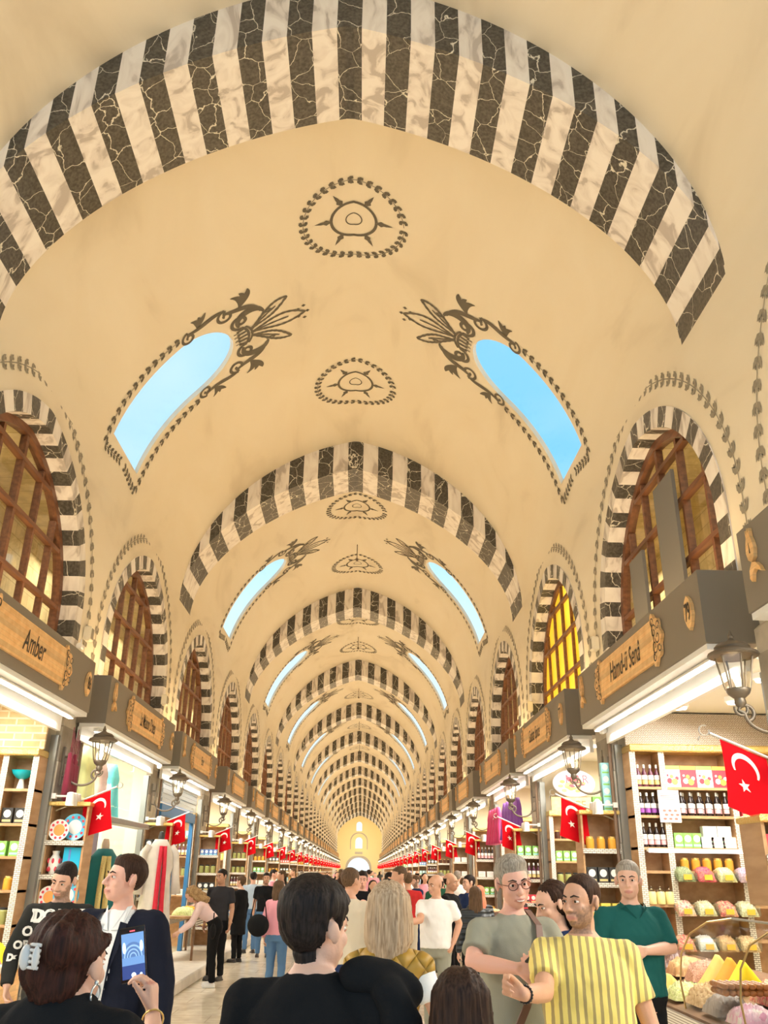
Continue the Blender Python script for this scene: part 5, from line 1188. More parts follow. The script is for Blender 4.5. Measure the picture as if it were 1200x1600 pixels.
def person(name_lb, loc, rz, H=1.75, sk='light', hair='short', hc='black', head=(0, 0, 0), lean=0, shirt=None, stype='short', pants=None, arms=None, girth=1, sex='m', vox=.012, det=1, hem=.86, thick=.012, beard=0, stripes=None, eyes=True, smile=0, coat=None, skirt=None, shoes=None, group=None, cat='person', legs=True, hdrop=0, sws=1, hoff=(0,0), neckline=0, hdisp=0, cut=None):
    root = empty('person', loc, rad(rz)); tag(root, name_lb, cat, group)
    s = H/1.75; rzr = rad(rz); Minv = Matrix.Rotation(-rzr, 3, 'Z')
    def loc_of(p, world):   # joint target in local metric coordinates
        p = Vector(p); return Minv@(p-Vector(loc)) if world else p*s
    ln = rad(lean)
    def T(p):   # bend above the hips
        p = Vector(p); k = max(0, min(1, (p.z-.92*s)/(.25*s)))
        if ln == 0: return p
        h = Vector((0, .0, .95*s)); a = ln*k; d = p-h
        return h+Vector((d.x, d.y*math.cos(a)-d.z*math.sin(a), d.y*math.sin(a)+d.z*math.cos(a)))
    fem = sex == 'f'
    sw = sws*(.172 if fem else .192)*s*(1+.12*(girth-1)); g = girth
    hz = 1.637*s; hc0 = T(Vector((hoff[0], hoff[1]-.012, hz-hdrop)))
    hy, hp, ht = [rad(a) for a in head]
    Rh = Matrix.Rotation(hy, 3, 'Z')@Matrix.Rotation(ht, 3, 'Y')@Matrix.Rotation(hp+ln*.45, 3, 'X')
    hs = s*(.97 if fem else 1.0)*1.06
    def HM(p): return hc0+Rh@(Vector(p)*hs)
    tors = [(.84, .150*(1.08 if fem else 1), .105, .005), (.93, .163*(1.05 if fem else 1), .118, .005), (1.0, .150, .112, 0), (1.09, .132 if fem else .146, .104, -.004), (1.20, .142 if fem else .158, .112, -.004), (1.30, .155 if fem else .172, .122 if fem else .118, -.004), (1.38, .150 if fem else .170, .105, .006), (1.435, .122, .086, .012), (1.468, .084, .068, .014), (1.505, .056, .057, .010)]
    def TR(off, z0=None, z1=None, gb=1.0):
        out = []
        for z, rx, ry, cy in tors:
            if z0 and z < z0-1e-6 or z1 and z > z1+1e-6: continue
            gg = 1+(g-1)*max(0, 1-abs(z-1.08)/.35)*1.3+(g-1)*.5
            out.append((z*s, (rx*gg)*s+off, (ry*gg)*s+off, (cy-(g-1)*.10*max(0, 1-abs(z-1.08)/.3))*s))
        return out
    B = MB(); loft_(B, TR(0), 20, T)
    nb = T(Vector((0, .014*s, 1.46*s))); cap_(B, nb, HM((0, .012, -.075)), .060*s, .052*s if not fem else .044*s, 14)
    # head
    def E(c, r): B.ell(HM(c), tuple(q*hs for q in r), 16, 10, 0, Rh)
    def K(a, b, r0_, r1_): cap_(B, HM(a), HM(b), r0_*hs, r1_*hs, 8)
    E((0, .018, .030), (.076, .094, .086)); E((0, -.022, .025), (.068, .068, .072)); E((0, -.028, -.035), (.063, .060, .078)); E((0, -.052, -.082), (.032, .032, .028)); E((0, -.01, -.05), (.062 if not fem else .054, .06, .055))
    if det:
        K((0, -.086, .012), (0, -.112, -.030), .0085, .0125); K((-.012, -.096, -.035), (.012, -.096, -.035), .0085, .0085)
        K((-.040, -.074, .020), (-.012, -.086, .018), .010, .009); K((.040, -.074, .020), (.012, -.086, .018), .010, .009)
        for q in (-1, 1):
            E((q*.040, -.060, -.026), (.021, .021, .022)); B.ell(HM((q*.082, .012, -.004)), (.010*hs, .020*hs, .032*hs), 10, 8, 0, Rh@Matrix.Rotation(-.3, 3, 'X')@Matrix.Rotation(q*.35, 3, 'Z'))
        K((-.022, -.088+.006*0, -.062+.004*smile), (0, -.094, -.061), .006, .0075); K((.022, -.088, -.062+.004*smile), (0, -.094, -.061), .006, .0075)
        K((-.019, -.085, -.072+.003*smile), (0, -.090, -.074), .0065, .0085); K((.019, -.085, -.072+.003*smile), (0, -.090, -.074), .0065, .0085)
    # arms
    arms = arms or {}
    sh = {1: T(Vector((sw, .008*s, 1.405*s))), -1: T(Vector((-sw, .008*s, 1.405*s)))}; J = {}
    for q in (1, -1):
        a = arms.get('L' if q > 0 else 'R', {}); w_ = a.get('world', False)
        el = loc_of(a['e'], w_) if 'e' in a else T(Vector((q*(.235+.04*(g-1))*s, .03*s, 1.13*s))); wr = loc_of(a['w'], w_) if 'w' in a else T(Vector((q*(.245+.05*(g-1))*s, -.04*s, .885*s)))
        # keep limb lengths plausible
        d = el-sh[q]; L1 = .285*s
        if d.length > L1*1.08: el = sh[q]+d.normalized()*L1*1.08
        d = wr-el; L2 = .255*s
        if d.length > L2*1.12: wr = el+d.normalized()*L2*1.12
        J[q] = (sh[q], el, wr); ar = .85 if fem else 1+.35*(g-1)
        chain_(B, [sh[q], (sh[q]*.5+el*.5), el, el*.6+wr*.4, wr], [.056*s*ar, .047*s*ar, .040*s*ar, .040*s*ar, .027*s*ar], 12)
        cap_(B, sh[q], T(Vector((q*.06*s, .012*s, 1.42*s))), .054*s*ar, .055*s, 12)
        if a.get('hand', True):
            fw_ = Vector(a['hf']) if 'hf' in a else (wr-el).normalized(); pn = Vector(a['hn']) if 'hn' in a else Vector((-q, -.2, 0))
            if w_ and 'hf' in a: fw_ = Minv@fw_
            if w_ and 'hn' in a: pn = Minv@pn
            hand_(B, wr, fw_, pn, a.get('curl', (.35, .4, .45, .5)), a.get('ts', 1 if q > 0 else -1)*1, s*(.9 if fem else 1.0), a.get('thumb', (.4, .7)), a.get('spread', .1))
    LG = {}
    if legs:
        for q in (1, -1):
            P = [Vector((q*.088*s, 0, .90*s)), Vector((q*.10*s, -.015*s, .48*s)), Vector((q*.105*s, .015*s, .09*s))]; LG[q] = P
            chain_(B, [P[0], P[0]*.5+P[1]*.5, P[1], P[1]*.65+P[2]*.35, P[2]], [.088*s, .070*s, .052*s, .050*s, .034*s], 10)
            cap_(B, P[2]-Vector((0, 0, .04*s)), P[2]+Vector((q*.01, -.12*s, -.055*s)), .032*s, .026*s, 8)
    def facemat(o):
        me = o.data; Ri = Rh.transposed()
        for p in me.polygons:
            c = Ri@((p.center-hc0))/hs
            if abs(c.z+.067) < .0135-.25*abs(c.x)*.9 and abs(c.x) < .027 and c.y < -.078: p.material_index = 1
            elif beard and bmask(c) > 0: p.material_index = 2
    def bmask(c):
        if c.y > .004 or c.z < -.135: return -1
        jaw = -.045-.2*max(0, c.y+.03) if abs(c.x) > .030 else -.040
        if abs(c.x) > .056: jaw = -.012
        m = jaw-c.z
        if abs(c.x) < .026 and -.080 < c.z < -.052: return -1
        if abs(c.x) < .03 and c.z > -.052 and c.z < -.038: return .008
        return m
    body = remesh(B, 'body', vox, [SK[sk]], root, 3 if vox < .008 else 2)
    if det:
        ca = body.data.color_attributes.new('pigment', 'FLOAT_COLOR', 'POINT'); Ri0 = Rh.transposed(); cols = []
        for v in body.data.vertices:
            c = Ri0@(v.co-hc0)/hs; l_ = bd_ = 0
            if c.y < .02 and -.14 < c.z < .05 and abs(c.x) < .1:
                if abs(c.x) < .027 and c.y < -.07: l_ = max(0, min(1, (.0125-.2*abs(c.x)-abs(c.z+.067))/.004))
                if beard: bd_ = max(0, min(1, bmask(c)/.012+.3))*(.85+.5*noise.noise(c*160))
            cols += [bd_, l_, 0, 1]
        ca.data.foreach_set('color', cols)
    if beard > 1:
        pass
    if eyes and det:
        for q in (-1, 1):
            e = MB(); e.ell((0, 0, 0), (.0125*hs, .0110*hs, .0078*hs), 12, 8, 0, Rh); c = HM((q*.030, -.0752, .002)); e.v = [tuple(Vector(v)+c) for v in e.v]
            fwd_ = Rh@Vector((0, -1, 0)); k0 = len(e.v)
            ic = c+fwd_*.0101*hs; a_, b_ = Rh@Vector((1,0,0)), Rh@Vector((0,0,1))
            e.add([ic+fwd_*.0012+(a_*math.cos(t)+b_*math.sin(t))*.0055*hs for t in [2*PI*i/12 for i in range(12)]]+[ic+(a_*math.cos(t)+b_*math.sin(t))*.0062*hs for t in [2*PI*i/12 for i in range(12)]], [tuple(range(12))]+[(i, (i+1) % 12, (i+1) % 12+12, i+12) for i in range(12)], 1)
            e.build('eye', [M_EYEW, M_IRIS], root, True)
            l = MB(); l.tube([HM((q*.015, -.0865, .007)), HM((q*.030, -.0905, .0135)), HM((q*.045, -.081, .008))], [.0025, .0035, .002], 6); l.tube([HM((q*.016, -.0845, -.001)), HM((q*.030, -.0870, -.0065)), HM((q*.044, -.079, -.001))], [.002, .003, .002], 6); l.build('eyelid', SK[sk], root, 'all')
            w = MB(); w.tube([HM((q*.012, -.0955, .021)), HM((q*.030, -.0925, .028)), HM((q*.050, -.078, .022))], [.0035, .0045, .0018], 6); w.build('eyebrow', M_BROW if hc != 'blonde' else HR['blonde'], root, 'all')
    if smile and det:
        w = MB(); w.tube([HM((-.019, -.0925, -.0655)), HM((-.009, -.0975, -.0685)), HM((.009, -.0975, -.0685)), HM((.019, -.0925, -.0655))], [.0015, .0032, .0032, .0015], 6); w.build('teeth', C('tooth_enamel', (.8,.77,.7), .3), root, 'all')
    # hair
    ht_ = hair
    if ht_ in HLINE or ht_ in ('bun', 'long', 'bob', 'curly', 'cloth'):
        tab = HLINE.get(ht_, HLINE['full']); Hb = MB()
        if ht_ in HLINE and ht_ != 'none':
            me = body.data; Ri = Rh.transposed(); keep = {}; vs = []; fs = []
            def thk(c):
                zl = lerp_tab(tab, c.y); m = (c.z-zl)/(.026 if c.y < -.03 and ht_ != 'full' else .016)
                if ht_ == 'bald' and c.z > .045: m = -1
                if abs(c.x) > .0795 and -.04 < c.z < .03: m = -1
                return max(-1, min(1, m))
            V = me.vertices; msk = [None]*len(V)
            for i, v in enumerate(V):
                c = Ri@(v.co-hc0)/hs
                if abs(c.x) < .1 and abs(c.y) < .13 and -.11 < c.z < .13: msk[i] = (thk(c), c)
            for p in me.polygons:
                if all(msk[i] and msk[i][0] > -.35 for i in p.vertices):
                    f_ = []
                    for i in p.vertices:
                        if i not in keep:
                            m, c = msk[i]; k = max(0, m); top = max(0, min(1, (c.z-.02)/.06)); a = math.atan2(c.x, c.y)
                            t_ = (thick*(.25+.75*k)*((.28 if ht_ != 'full' else .6)+.95*top)+hdisp*max(0, min(1, (c.z-.06)/.03))*max(0, min(1, (.03-c.y)/.08)))*k**.5
                            t_ += .0035*noise.noise(Vector((a*9, c.y*30, c.z*22)))*k*(thick/.012)
                            keep[i] = len(vs); vs.append(V[i].co+V[i].normal*(t_-.001)*s)
                        f_.append(keep[i])
                    fs.append(tuple(f_))
            Hb.add(vs, fs); ho = Hb.build('hair', HR[hc], root, 'all')
        else:
            def EH(c, r): Hb.ell(HM(c), tuple(q*hs for q in r), 18, 12, 0, Rh)
            EH((0, .036, .038), (.087, .096, .088)); EH((0, .046, .0), (.084 if ht_ != 'bun' else .070, .082, .085))
            if ht_ != 'cloth': EH((0, .0, .080), (.062, .052, .036))
            if ht_ in ('long', 'bob', 'curly'):
                zb = {'long': -.36, 'bob': -.19, 'curly': -.30}[ht_]
                for i in range(-7, 8):
                    a = i*.235+(0); x, y = math.sin(a), math.cos(a)
                    if abs(i) >= 6 and ht_ == 'long': continue
                    r_ = .078 if ht_ != 'curly' else .095; rt = .024 if ht_ != 'curly' else .038
                    chain_(Hb, [HM((x*r_*.95, .03+y*r_*.85, .05)), HM((x*r_*1.12, .025+y*r_*1.05, -.06)), HM((x*r_*1.12, .03+y*r_*1.0, zb*.6)), HM((x*r_*.95, .035+y*r_*.95, zb+.03*abs(i)/7))], [rt, rt, rt, rt*.6], 8)
            if ht_ == 'bun':
                EH((0, .06, -.03), (.070, .06, .07)); EH((-.03, .105, .045), (.045, .04, .055)); EH((.02, .10, .0), (.05, .04, .06)); EH((0, .05, -.075), (.05, .045, .04))
                for q in (-1, 1): chain_(Hb, [HM((q*.064, -.045, .06)), HM((q*.076, -.01, .052)), HM((q*.074, .045, .02))], [.014*hs, .016*hs, .02*hs], 8)
            if ht_ == 'cloth':
                EH((0, -.005, .02), (.086, .088, .10)); chain_(Hb, [HM((0, .03, -.05)), HM((0, .04, -.15)), HM((0, .06, -.26))], [.085, .10, .09], 14)
            amp = .006 if ht_ != 'curly' else .03
            def dsp(co, n):
                c = Rh.transposed()@(co-hc0)/hs; a = math.atan2(c.x, c.y+.03)
                if ht_ == 'curly': return n*amp*noise.noise(co*22)+n*.012*noise.noise(co*55)
                if ht_ == 'cloth': return n*.006*noise.noise(co*18)
                return n*amp*(noise.noise(Vector((a*11, c.z*5, 1.3)))+.5*noise.noise(Vector((a*30, c.z*6, 5))))
            remesh(Hb, 'hair' if ht_ != 'cloth' else 'headscarf', max(vox, .006), HR[hc] if ht_ != 'cloth' else hc_cloth(hc), root, 3, dsp)
    # clothing
    cv = max(vox*1.35, .009)
    def wrinkle(co, n):
        return n*(.007*noise.noise(Vector((co.x*9, co.y*9, co.z*14)))+.0035*noise.noise(Vector((co.x*26, co.y*26, co.z*18+co.x*20))))
    out = {}
    if shirt:
        def top(off, sleeve, hem_, name, mm, collar=True, slv_r=1, op=None, vox_=cv):
            Q = MB(); rr_ = TR(off, .84, 1.469)+([(1.489*s, .066*s+off*.5, .060*s+off*.5, .012*s)] if collar else [])
            if hem_ < .84: rr_ = [(hem_*s, rr_[0][1]*1.03, rr_[0][2]*1.03, rr_[0][3])]+rr_
            else: rr_ = [r_ for r_ in rr_ if r_[0] >= hem_*s-.001] or rr_
            loft_(Q, rr_, 24, T)
            for q in (1, -1):
                a0, el, wr = J[q]; ar = (.85 if fem else 1+.35*(g-1))*slv_r; o_ = off*.8
                cap_(Q, a0, T(Vector((q*.07*s, .012*s, 1.415*s))), .056*s*ar+o_, .052*s+o_, 14)
                if sleeve == 'short': e2 = a0*.28+el*.72; chain_(Q, [a0, a0*.6+el*.4, e2], [.058*s*ar+o_, .056*s*ar+o_, .056*s*ar+o_], 14, True)
                elif sleeve == 'long': chain_(Q, [a0, a0*.5+el*.5, el, el*.5+wr*.5, el*.04+wr*.96], [.058*s*ar+o_, .052*s*ar+o_, .046*s*ar+o_, .042*s*ar+o_, .034*s*ar+o_], 14, True)
                elif sleeve == 'elbow': chain_(Q, [a0, a0*.5+el*.5, a0*.04+el*.96], [.058*s*ar+o_, .054*s*ar+o_, .052*s*ar+o_], 14, True)
            ob = remesh(Q, name, vox_, mm, root, 5, wrinkle)
            if op:
                bm = bmesh.new(); bm.from_mesh(ob.data); bmesh.ops.delete(bm, geom=[f for f in bm.faces if op(f.calc_center_median())], context='FACES'); bm.to_mesh(ob.data); bm.free()
            return ob
        nm = {'short': 't_shirt', 'long': 'sweater', 'elbow': 'polo_shirt', 'none': 'vest'}[stype]
        if coat:
            out['shirt'] = top(.012, 'short' if stype == 'none' else 'long', .9, 'shirt', shirt)
            cn, cm, cs, ch = coat
            out['coat'] = top(.030 if cn == 'blazer' else .024, cs, ch, cn, cm, False, 1.05, (lambda c: c.y < 0 and abs(c.x) < (.022+.075*max(0, min(1, (c.z-1.08*s)/(.36*s)))) and c.z > .95*s) if cn == 'blazer' else None)
        else: out['shirt'] = top(.014, stype, hem, nm, shirt)
    if pants and legs:
        Q = MB(); loft_(Q, [(z, rx, ry, cy) for z, rx, ry, cy in (TR(.010, .84, 1.0) if lean < 20 else TR(.022, .84, 1.09))], 20, T)
        for q in (1, -1):
            P = LG[q]; chain_(Q, [P[0], P[0]*.5+P[1]*.5, P[1], P[1]*.5+P[2]*.5, P[2]-Vector((0, 0, .015))], [.098*s, .086*s, .070*s, .062*s, .056*s], 12, True)
        remesh(Q, 'trousers', max(cv, .012), pants, root, 4, wrinkle)
    if skirt:
        Q = MB(); loft_(Q, [(.30*s, .20*s, .17*s, 0), (.6*s, .19*s, .15*s, 0), (.9*s, .175*s, .13*s, 0), (1.0*s, .16*s, .12*s, 0)], 20); remesh(Q, 'skirt', .014, skirt, root, 3, wrinkle)
    if legs:
        for q in (1, -1):
            Q = MB(); a = LG[q][2]; cap_(Q, (a.x, a.y+.02*s, .045*s), (a.x+q*.012*s, a.y-.13*s, .038*s), .040*s, .036*s, 12); Q.box((a.x-.042*s, a.y-.165*s, 0), (a.x+.046*s, a.y+.06*s, .022*s)); Q.v = [(x, y, max(0, z)) for x, y, z in Q.v]
            remesh(Q, 'shoe', .010, shoes or C('dark_shoe_leather', (.03,.025,.022), .4), root, 2)
    root['H'] = H
    return root, dict(HM=HM, T=T, J=J, s=s, Rh=Rh, hs=hs, hc0=hc0, out=out, body=body, Minv=Minv)
def hc_cloth(c): return C('cloth_coral_headscarf', (.85,.22,.12), .8)
def decal(target, verts, faces, org, axis_x, axis_z, mb, m=0, off=.004):
    bv = BVHTree.FromObject(target, bpy.context.evaluated_depsgraph_get()); ax, az = Vector(axis_x), Vector(axis_z); n = ax.cross(az)*-1
    vs = []
    for v in verts:
        p = Vector(org)+ax*v.x+az*v.y; h = bv.ray_cast(p+ax.cross(az)*.5, -ax.cross(az)); vs.append((h[0]+ax.cross(az)*off) if h[0] else None)
    ok = [f for f in faces if all(vs[i] is not None for i in f)]
    mb.add([v if v is not None else Vector((0,0,1)) for v in vs], ok, m)
SKP = {}
BLK = clothm('black', (.012,.012,.013)); WHT = clothm('white', (.86,.85,.83)); JEAN = clothm('blue_denim', (.10,.20,.36)); DKG = clothm('dark_grey', (.07,.07,.065)); NAVY = clothm('navy', (.02,.035,.10)); CHR = clothm('charcoal', (.035,.035,.04)); BEI = clothm('beige', (.62,.55,.43)); OLV = clothm('grey_olive', (.30,.30,.24)); TEA = clothm('dark_teal', (.015,.10,.095)); PNK = clothm('pale_pink', (.80,.60,.58)); LBL = clothm('pale_blue', (.5,.62,.75)); MUS = clothm('mustard', (.42,.25,.03)); RED_ = clothm('red', (.5,.03,.03)); GRN = clothm('bottle_green', (.03,.12,.07)); DBR = clothm('brown', (.16,.09,.05)); ROS = clothm('rose', (.78,.35,.42))
# ---- P9 man in yellow striped t-shirt
def yellow_stripe():
    m = mat('yellow_striped_jersey', (.85,.68,.16), .85, sheen=.1); t, b = nodes_of(m); c = nd(t, 'ShaderNodeTexCoord'); s2 = nd(t, 'ShaderNodeSeparateXYZ'); t.links.new(c.outputs['Object'], s2.inputs[0])
    a = nd(t, 'ShaderNodeMath', operation='MULTIPLY'); a.inputs[1].default_value = 2*PI/.037; t.links.new(s2.outputs['X'], a.inputs[0]); q = nd(t, 'ShaderNodeMath', operation='SINE'); t.links.new(a.outputs[0], q.inputs[0])
    n = nd(t, 'ShaderNodeTexNoise'); mp = nd(t, 'ShaderNodeMapping'); mp.inputs['Scale'].default_value = (60, 10, 14); t.links.new(c.outputs['Object'], mp.inputs[0]); t.links.new(mp.outputs[0], n.inputs['Vector']); n.inputs['Scale'].default_value = 1
    k = nd(t, 'ShaderNodeMath', operation='MULTIPLY_ADD'); t.links.new(n.outputs[0], k.inputs[0]); k.inputs[1].default_value = 1.3; t.links.new(q.outputs[0], k.inputs[2])
    r = ramp(t, k.outputs[0], [(.0, (.88,.72,.20)), (.93, (.88,.72,.20)), (1, (.40,.31,.12))]); r.color_ramp.elements[2].position = .99
    t.links.new(r.outputs[0], b.inputs['Base Color']); return m
P9, d9 = person('stocky bearded man in yellow striped t-shirt pinching his fingers', (1.42, 4.62, 0), -8, 1.735, 'tan', 'recede', 'dbrown', (-42, 0, 0), 0, yellow_stripe(), 'short', DKG,
  {'R': dict(world=True, e=(1.15, 4.30, 1.20), w=(.985, 4.07, 1.275), hf=(-.9, -.1, .42), hn=(-.1, -1, .05), ts=1, curl=(.75, 1.0, 1.15, 1.25), thumb=(.7, .35)), 'L': dict(e=(.28, .0, 1.13), w=(.33, -.05, .90))}, 1.22, vox=.0062, hem=.82, beard=1, thick=.010)
q = d9['J'][-1]; w_ = q[2]*.93+q[1]*.07; b = MB(); dr = (q[2]-q[1]).normalized(); s1 = dr.cross(Vector((0,0,1))).normalized(); s2 = dr.cross(s1)
for i in range(18): a = 2*PI*i/18; b.ell(w_+(s1*math.cos(a)+s2*math.sin(a))*.033, (.0065,)*3, 8, 5)
b.build('bead_bracelet', C('black_beads', (.02,.015,.015), .25), P9, 'all')
# ---- P7 man with glasses
P7, d7 = person('smiling grey-haired man in glasses and grey-green t-shirt with strap', (1.15, 5.05, 0), 20, 1.82, 'rosy', 'short', 'grey', (-12, 8, -7), 0, OLV, 'short', DKG,
  {'R': dict(world=True, e=(.90, 4.86, 1.33), w=(1.10, 4.72, 1.315), hf=(.9, -.2, .0), hn=(.2, .6, -.3), curl=(.5, .6, .6, .7)), 'L': dict(world=True, e=(1.40, 4.95, 1.30), w=(1.28, 4.76, 1.33), hf=(-.8, -.3, .1), hn=(-.2, .7, .2), curl=(.6, .7, .7, .8))}, 1.10, vox=.0062, hem=.84, thick=.014, hdisp=.022, smile=1.3)
HM = d7['HM']; b = MB()
for q in (-1, 1):
    b.tube([HM((q*.033+.024*math.cos(t), -.101, .002+.019*math.sin(t))) for t in [2*PI*i/20 for i in range(21)]], .0022, 6); b.tube([HM((q*.057, -.100, .006)), HM((q*.080, -.06, .008)), HM((q*.084, .01, .008))], .002, 6)
b.tube([HM((-.010, -.103, .006)), HM((0, -.106, .009)), HM((.010, -.103, .006))], .002, 6); b.build('eyeglasses', C('brown_frame', (.12,.03,.02), .3), P7, 'all')
b = MB(); T7, s7 = d7['T'], d7['s']
pts = [Vector((.085, .12, 1.40))*s7, Vector((.095, .02, 1.505))*s7, Vector((.085, -.105, 1.44))*s7, Vector((.06, -.150, 1.36))*s7, Vector((.02, -.172, 1.26))*s7, Vector((-.06, -.205, 1.10))*s7, Vector((-.13, -.185, .96))*s7]
for a, c in zip(pts, pts[1:]):
    dd = (c-a).normalized(); sd = dd.cross(Vector((0, -1, .2))).normalized()*.019; b.add([a-sd, a+sd, c+sd, c-sd, a-sd+Vector((0,-.006,0)), a+sd+Vector((0,-.006,0)), c+sd+Vector((0,-.006,0)), c-sd+Vector((0,-.006,0))], [(0,1,2,3), (7,6,5,4), (0,4,5,1), (3,2,6,7), (1,5,6,2), (0,3,7,4)])
b.build('bag_strap', C('brown_leather', (.14,.065,.045), .5), P7)
o = MB().bbox((-.037, -.005, -.075), (.037, .005, .075), e=.004).build('phone', C('black_phone', (.01,.01,.012), .15)); o.location = (1.215, 4.685, 1.37); o.rotation_euler = (.6, .7, .2); tag(o, 'black phone held at the chest of the man in glasses', 'phone')
# ---- P8 woman
P8, d8 = person('dark-haired woman in profile smiling down beside the yellow-shirted man', (1.54, 5.55, 0), -78, 1.70, 'light', 'long', 'dbrown', (6, 16, 0), 6, NAVY, 'long', BLK,
  {'R': dict(world=True, e=(1.50, 5.62, 1.22), w=(1.32, 5.5, 1.30)), 'L': dict(world=True, e=(1.46, 5.38, 1.2), w=(1.30, 5.32, 1.32))}, 1.0, 'f', .0062, smile=1.5)
# ---- P10 teal polo
P10, d10 = person('man in dark teal polo shirt behind the spice counter end', (2.28, 6.72, 0), 8, 1.83, 'light', 'short', 'grey', (-28, 0, 0), 0, TEA, 'elbow', BLK,
  {'L': dict(world=True, e=(2.53, 6.66, 1.28), w=(2.30, 6.50, 1.27), curl=(.6,.6,.6,.6)), 'R': dict(e=(-.26, .02, 1.15), w=(-.2, -.12, 1.0))}, 1.12, vox=.008, thick=.012, hdisp=.008)
b = MB(); T_, s_ = d10['T'], d10['s']
for q in (-1, 1):
    b.poly([(q*.01*s_, -.108*s_, 1.40*s_), (q*.075*s_, -.085*s_, 1.475*s_), (q*.085*s_, -.02*s_, 1.50*s_), (q*.095*s_, -.05*s_, 1.455*s_)][::q], (0, -.006, .004))
b.build('collar', TEA, P10)
# ---- P3 blazer
P3, d3 = person('man in dark blazer and white shirt looking up to the left', (-1.05, 5.4, 0), -14, 1.80, 'rosy', 'short', 'dbrown', (-40, -8, 0), 0, WHT, 'long', CHR,
  {'L': dict(e=(.27, .02, 1.14), w=(.31, -.05, .90)), 'R': dict(e=(-.26, .03, 1.14), w=(-.27, -.06, .92))}, 1.05, vox=.0062, coat=('blazer', clothm('dark_navy_wool', (.014,.016,.028)), 'long', .80), thick=.013, hdisp=.012)
b = MB()
for q in (-1, 1):
    s_ = d3['s']; P_ = [(q*.025, -.158, 1.05), (q*.050, -.163, 1.20), (q*.115, -.128, 1.36), (q*.085, -.155, 1.30), (q*.10, -.11, 1.42), (q*.060, -.115, 1.43), (q*.045, -.162, 1.25)]
    b.poly([Vector(p)*s_ for p in (P_ if q > 0 else P_[::-1])], (0, -.006, 0))
b.build('lapels', clothm('dark_navy_wool', (.014,.016,.028)), P3)
b = MB()
for q in (-1, 1): s_ = d3['s']; b.poly([Vector(p)*s_ for p in [(q*.012, -.118, 1.385), (q*.062, -.105, 1.33+.06), (q*.075, -.03, 1.505), (q*.06, -.055, 1.50)][::q]], (0, -.004, .002))
b.build('shirt_collar', WHT, P3)
# ---- P2 lettered sweatshirt
P2, d2 = person('bearded young man in black sweatshirt covered in white lettering', (-1.98, 7.2, 0), 12, 1.77, 'light', 'short', 'black', (-18, 16, 8), 4, clothm('washed_black', (.03,.03,.028)), 'long', DKG,
  {'R': dict(e=(-.29, -.04, 1.14), w=(-.27, -.16, .94)), 'L': dict(e=(.26, -.02, 1.12), w=(.2, -.18, .96))}, 1.05, vox=.0075, beard=1, thick=.008)
so = d2['out']['shirt']
for txt, x, z, sz in (('DOLCE', .0, 1.405, .12), ('GABBANA', .0, 1.27, .07), ('DOLCE', .05, 1.10, .11), ('D', -.13, 1.40, .12), ('O', -.2, 1.30, .09), ('OR', -.23, 1.21, .075), ('DOL', -.25, 1.13, .06)):
    b = MB(); vs, fs = text_faces(txt, sz, 0, 1, 'CENTER', .004); decal(so, vs, fs, (x, 0, z), (1, 0, 0), (0, 0, 1), b)
    if b.f: b.build('white_lettering', clothm('white_print', (.85,.83,.78)), P2)
# ---- P4 black-haired figure from behind
P4, d4 = person('black-haired person in black top seen from behind at centre', (.185, 2.80, 0), 168, 1.735, 'light', 'full', 'black', (-30, 0, 0), 0, BLK, 'short', BLK, None, 1.08, vox=.0065, thick=.022, hdrop=.035)
b = MB()
for q, (z, r_) in enumerate(((1.40, .075), (1.44, .06))): pass
Q = MB(); chain_(Q, [(-.13, .02, 1.47), (-.20, .0, 1.46), (-.27, -.02, 1.43)], [.055, .062, .05], 12); chain_(Q, [(-.24, .05, 1.43), (-.27, .04, 1.36), (-.25, .06, 1.2)], [.055, .06, .05], 12); remesh(Q, 'draped_jacket', .012, BLK, P4, 3, lambda c, n: n*.012*noise.noise(c*14))
# ---- P1 woman with hair clip and phone
P1, d1 = person('dark auburn woman with claw clip photographing with her phone', (-.415, 2.42, 0), 163, 1.715, 'light', 'bun', 'auburn', (0, 2, 0), 0, BLK, 'elbow', BLK,
  {'R': dict(world=True, e=(-.20, 2.74, 1.20), w=(-.318, 2.99, 1.395), hf=(-.12, .0, .98), hn=(-1, .15, -.1), curl=(.75, .8, .85, .9), thumb=(.25, .55), spread=.1, ts=1), 'L': dict(e=(.26, -.02, 1.14), w=(.2, -.2, 1.1))}, 1.05, 'f', .0055, hdrop=.082)
HM = d1['HM']; b = MB()
for q in (0, 1):
    for i in range(5): b.tube([HM((.018-.02*q, .150, .0+.012*i)), HM((.0-.012*q, .168, .002+.012*i)), HM((-.022, .164, .0+.012*i))], .004, 6)
b.ell(HM((.020, .160, .022)), (.015, .012, .028), 12, 8); b.ell(HM((-.014, .168, .022)), (.009, .009, .026), 10, 8); b.build('claw_clip', C('clear_grey_plastic', (.62,.60,.58), .15), P1, 'all')
b = MB(); b.tube([HM((-.086+.0*math.cos(t), .006+.020*math.cos(t), -.062+.022*math.sin(t))) for t in [2*PI*i/24 for i in range(25)]], .0026, 6); b.ell(HM((-.086, .008, -.036)), (.006, .006, .006), 8, 6); b.build('hoop_earring', C('white_gold', (.85,.82,.75), .15, metal=.6), P1, 'all')
b = MB(); q = d1['J'][-1]; w_ = q[2]*.9+q[1]*.1; dr = (q[2]-q[1]).normalized(); s1 = dr.cross(Vector((0,1,0))).normalized(); s2 = dr.cross(s1); b.tube([w_+(s1*math.cos(a)+s2*math.sin(a))*.030 for a in [2*PI*i/20 for i in range(21)]], .0028, 6); b.build('bracelet', M_GOLD, P1, 'all')
ph = empty('smartphone', (-.392, 3.0, 1.50)); ph.rotation_euler = (rad(-4), rad(-10), rad(8)); tag(ph, 'smartphone held up by the woman, its screen showing the vaulted hall', 'phone')
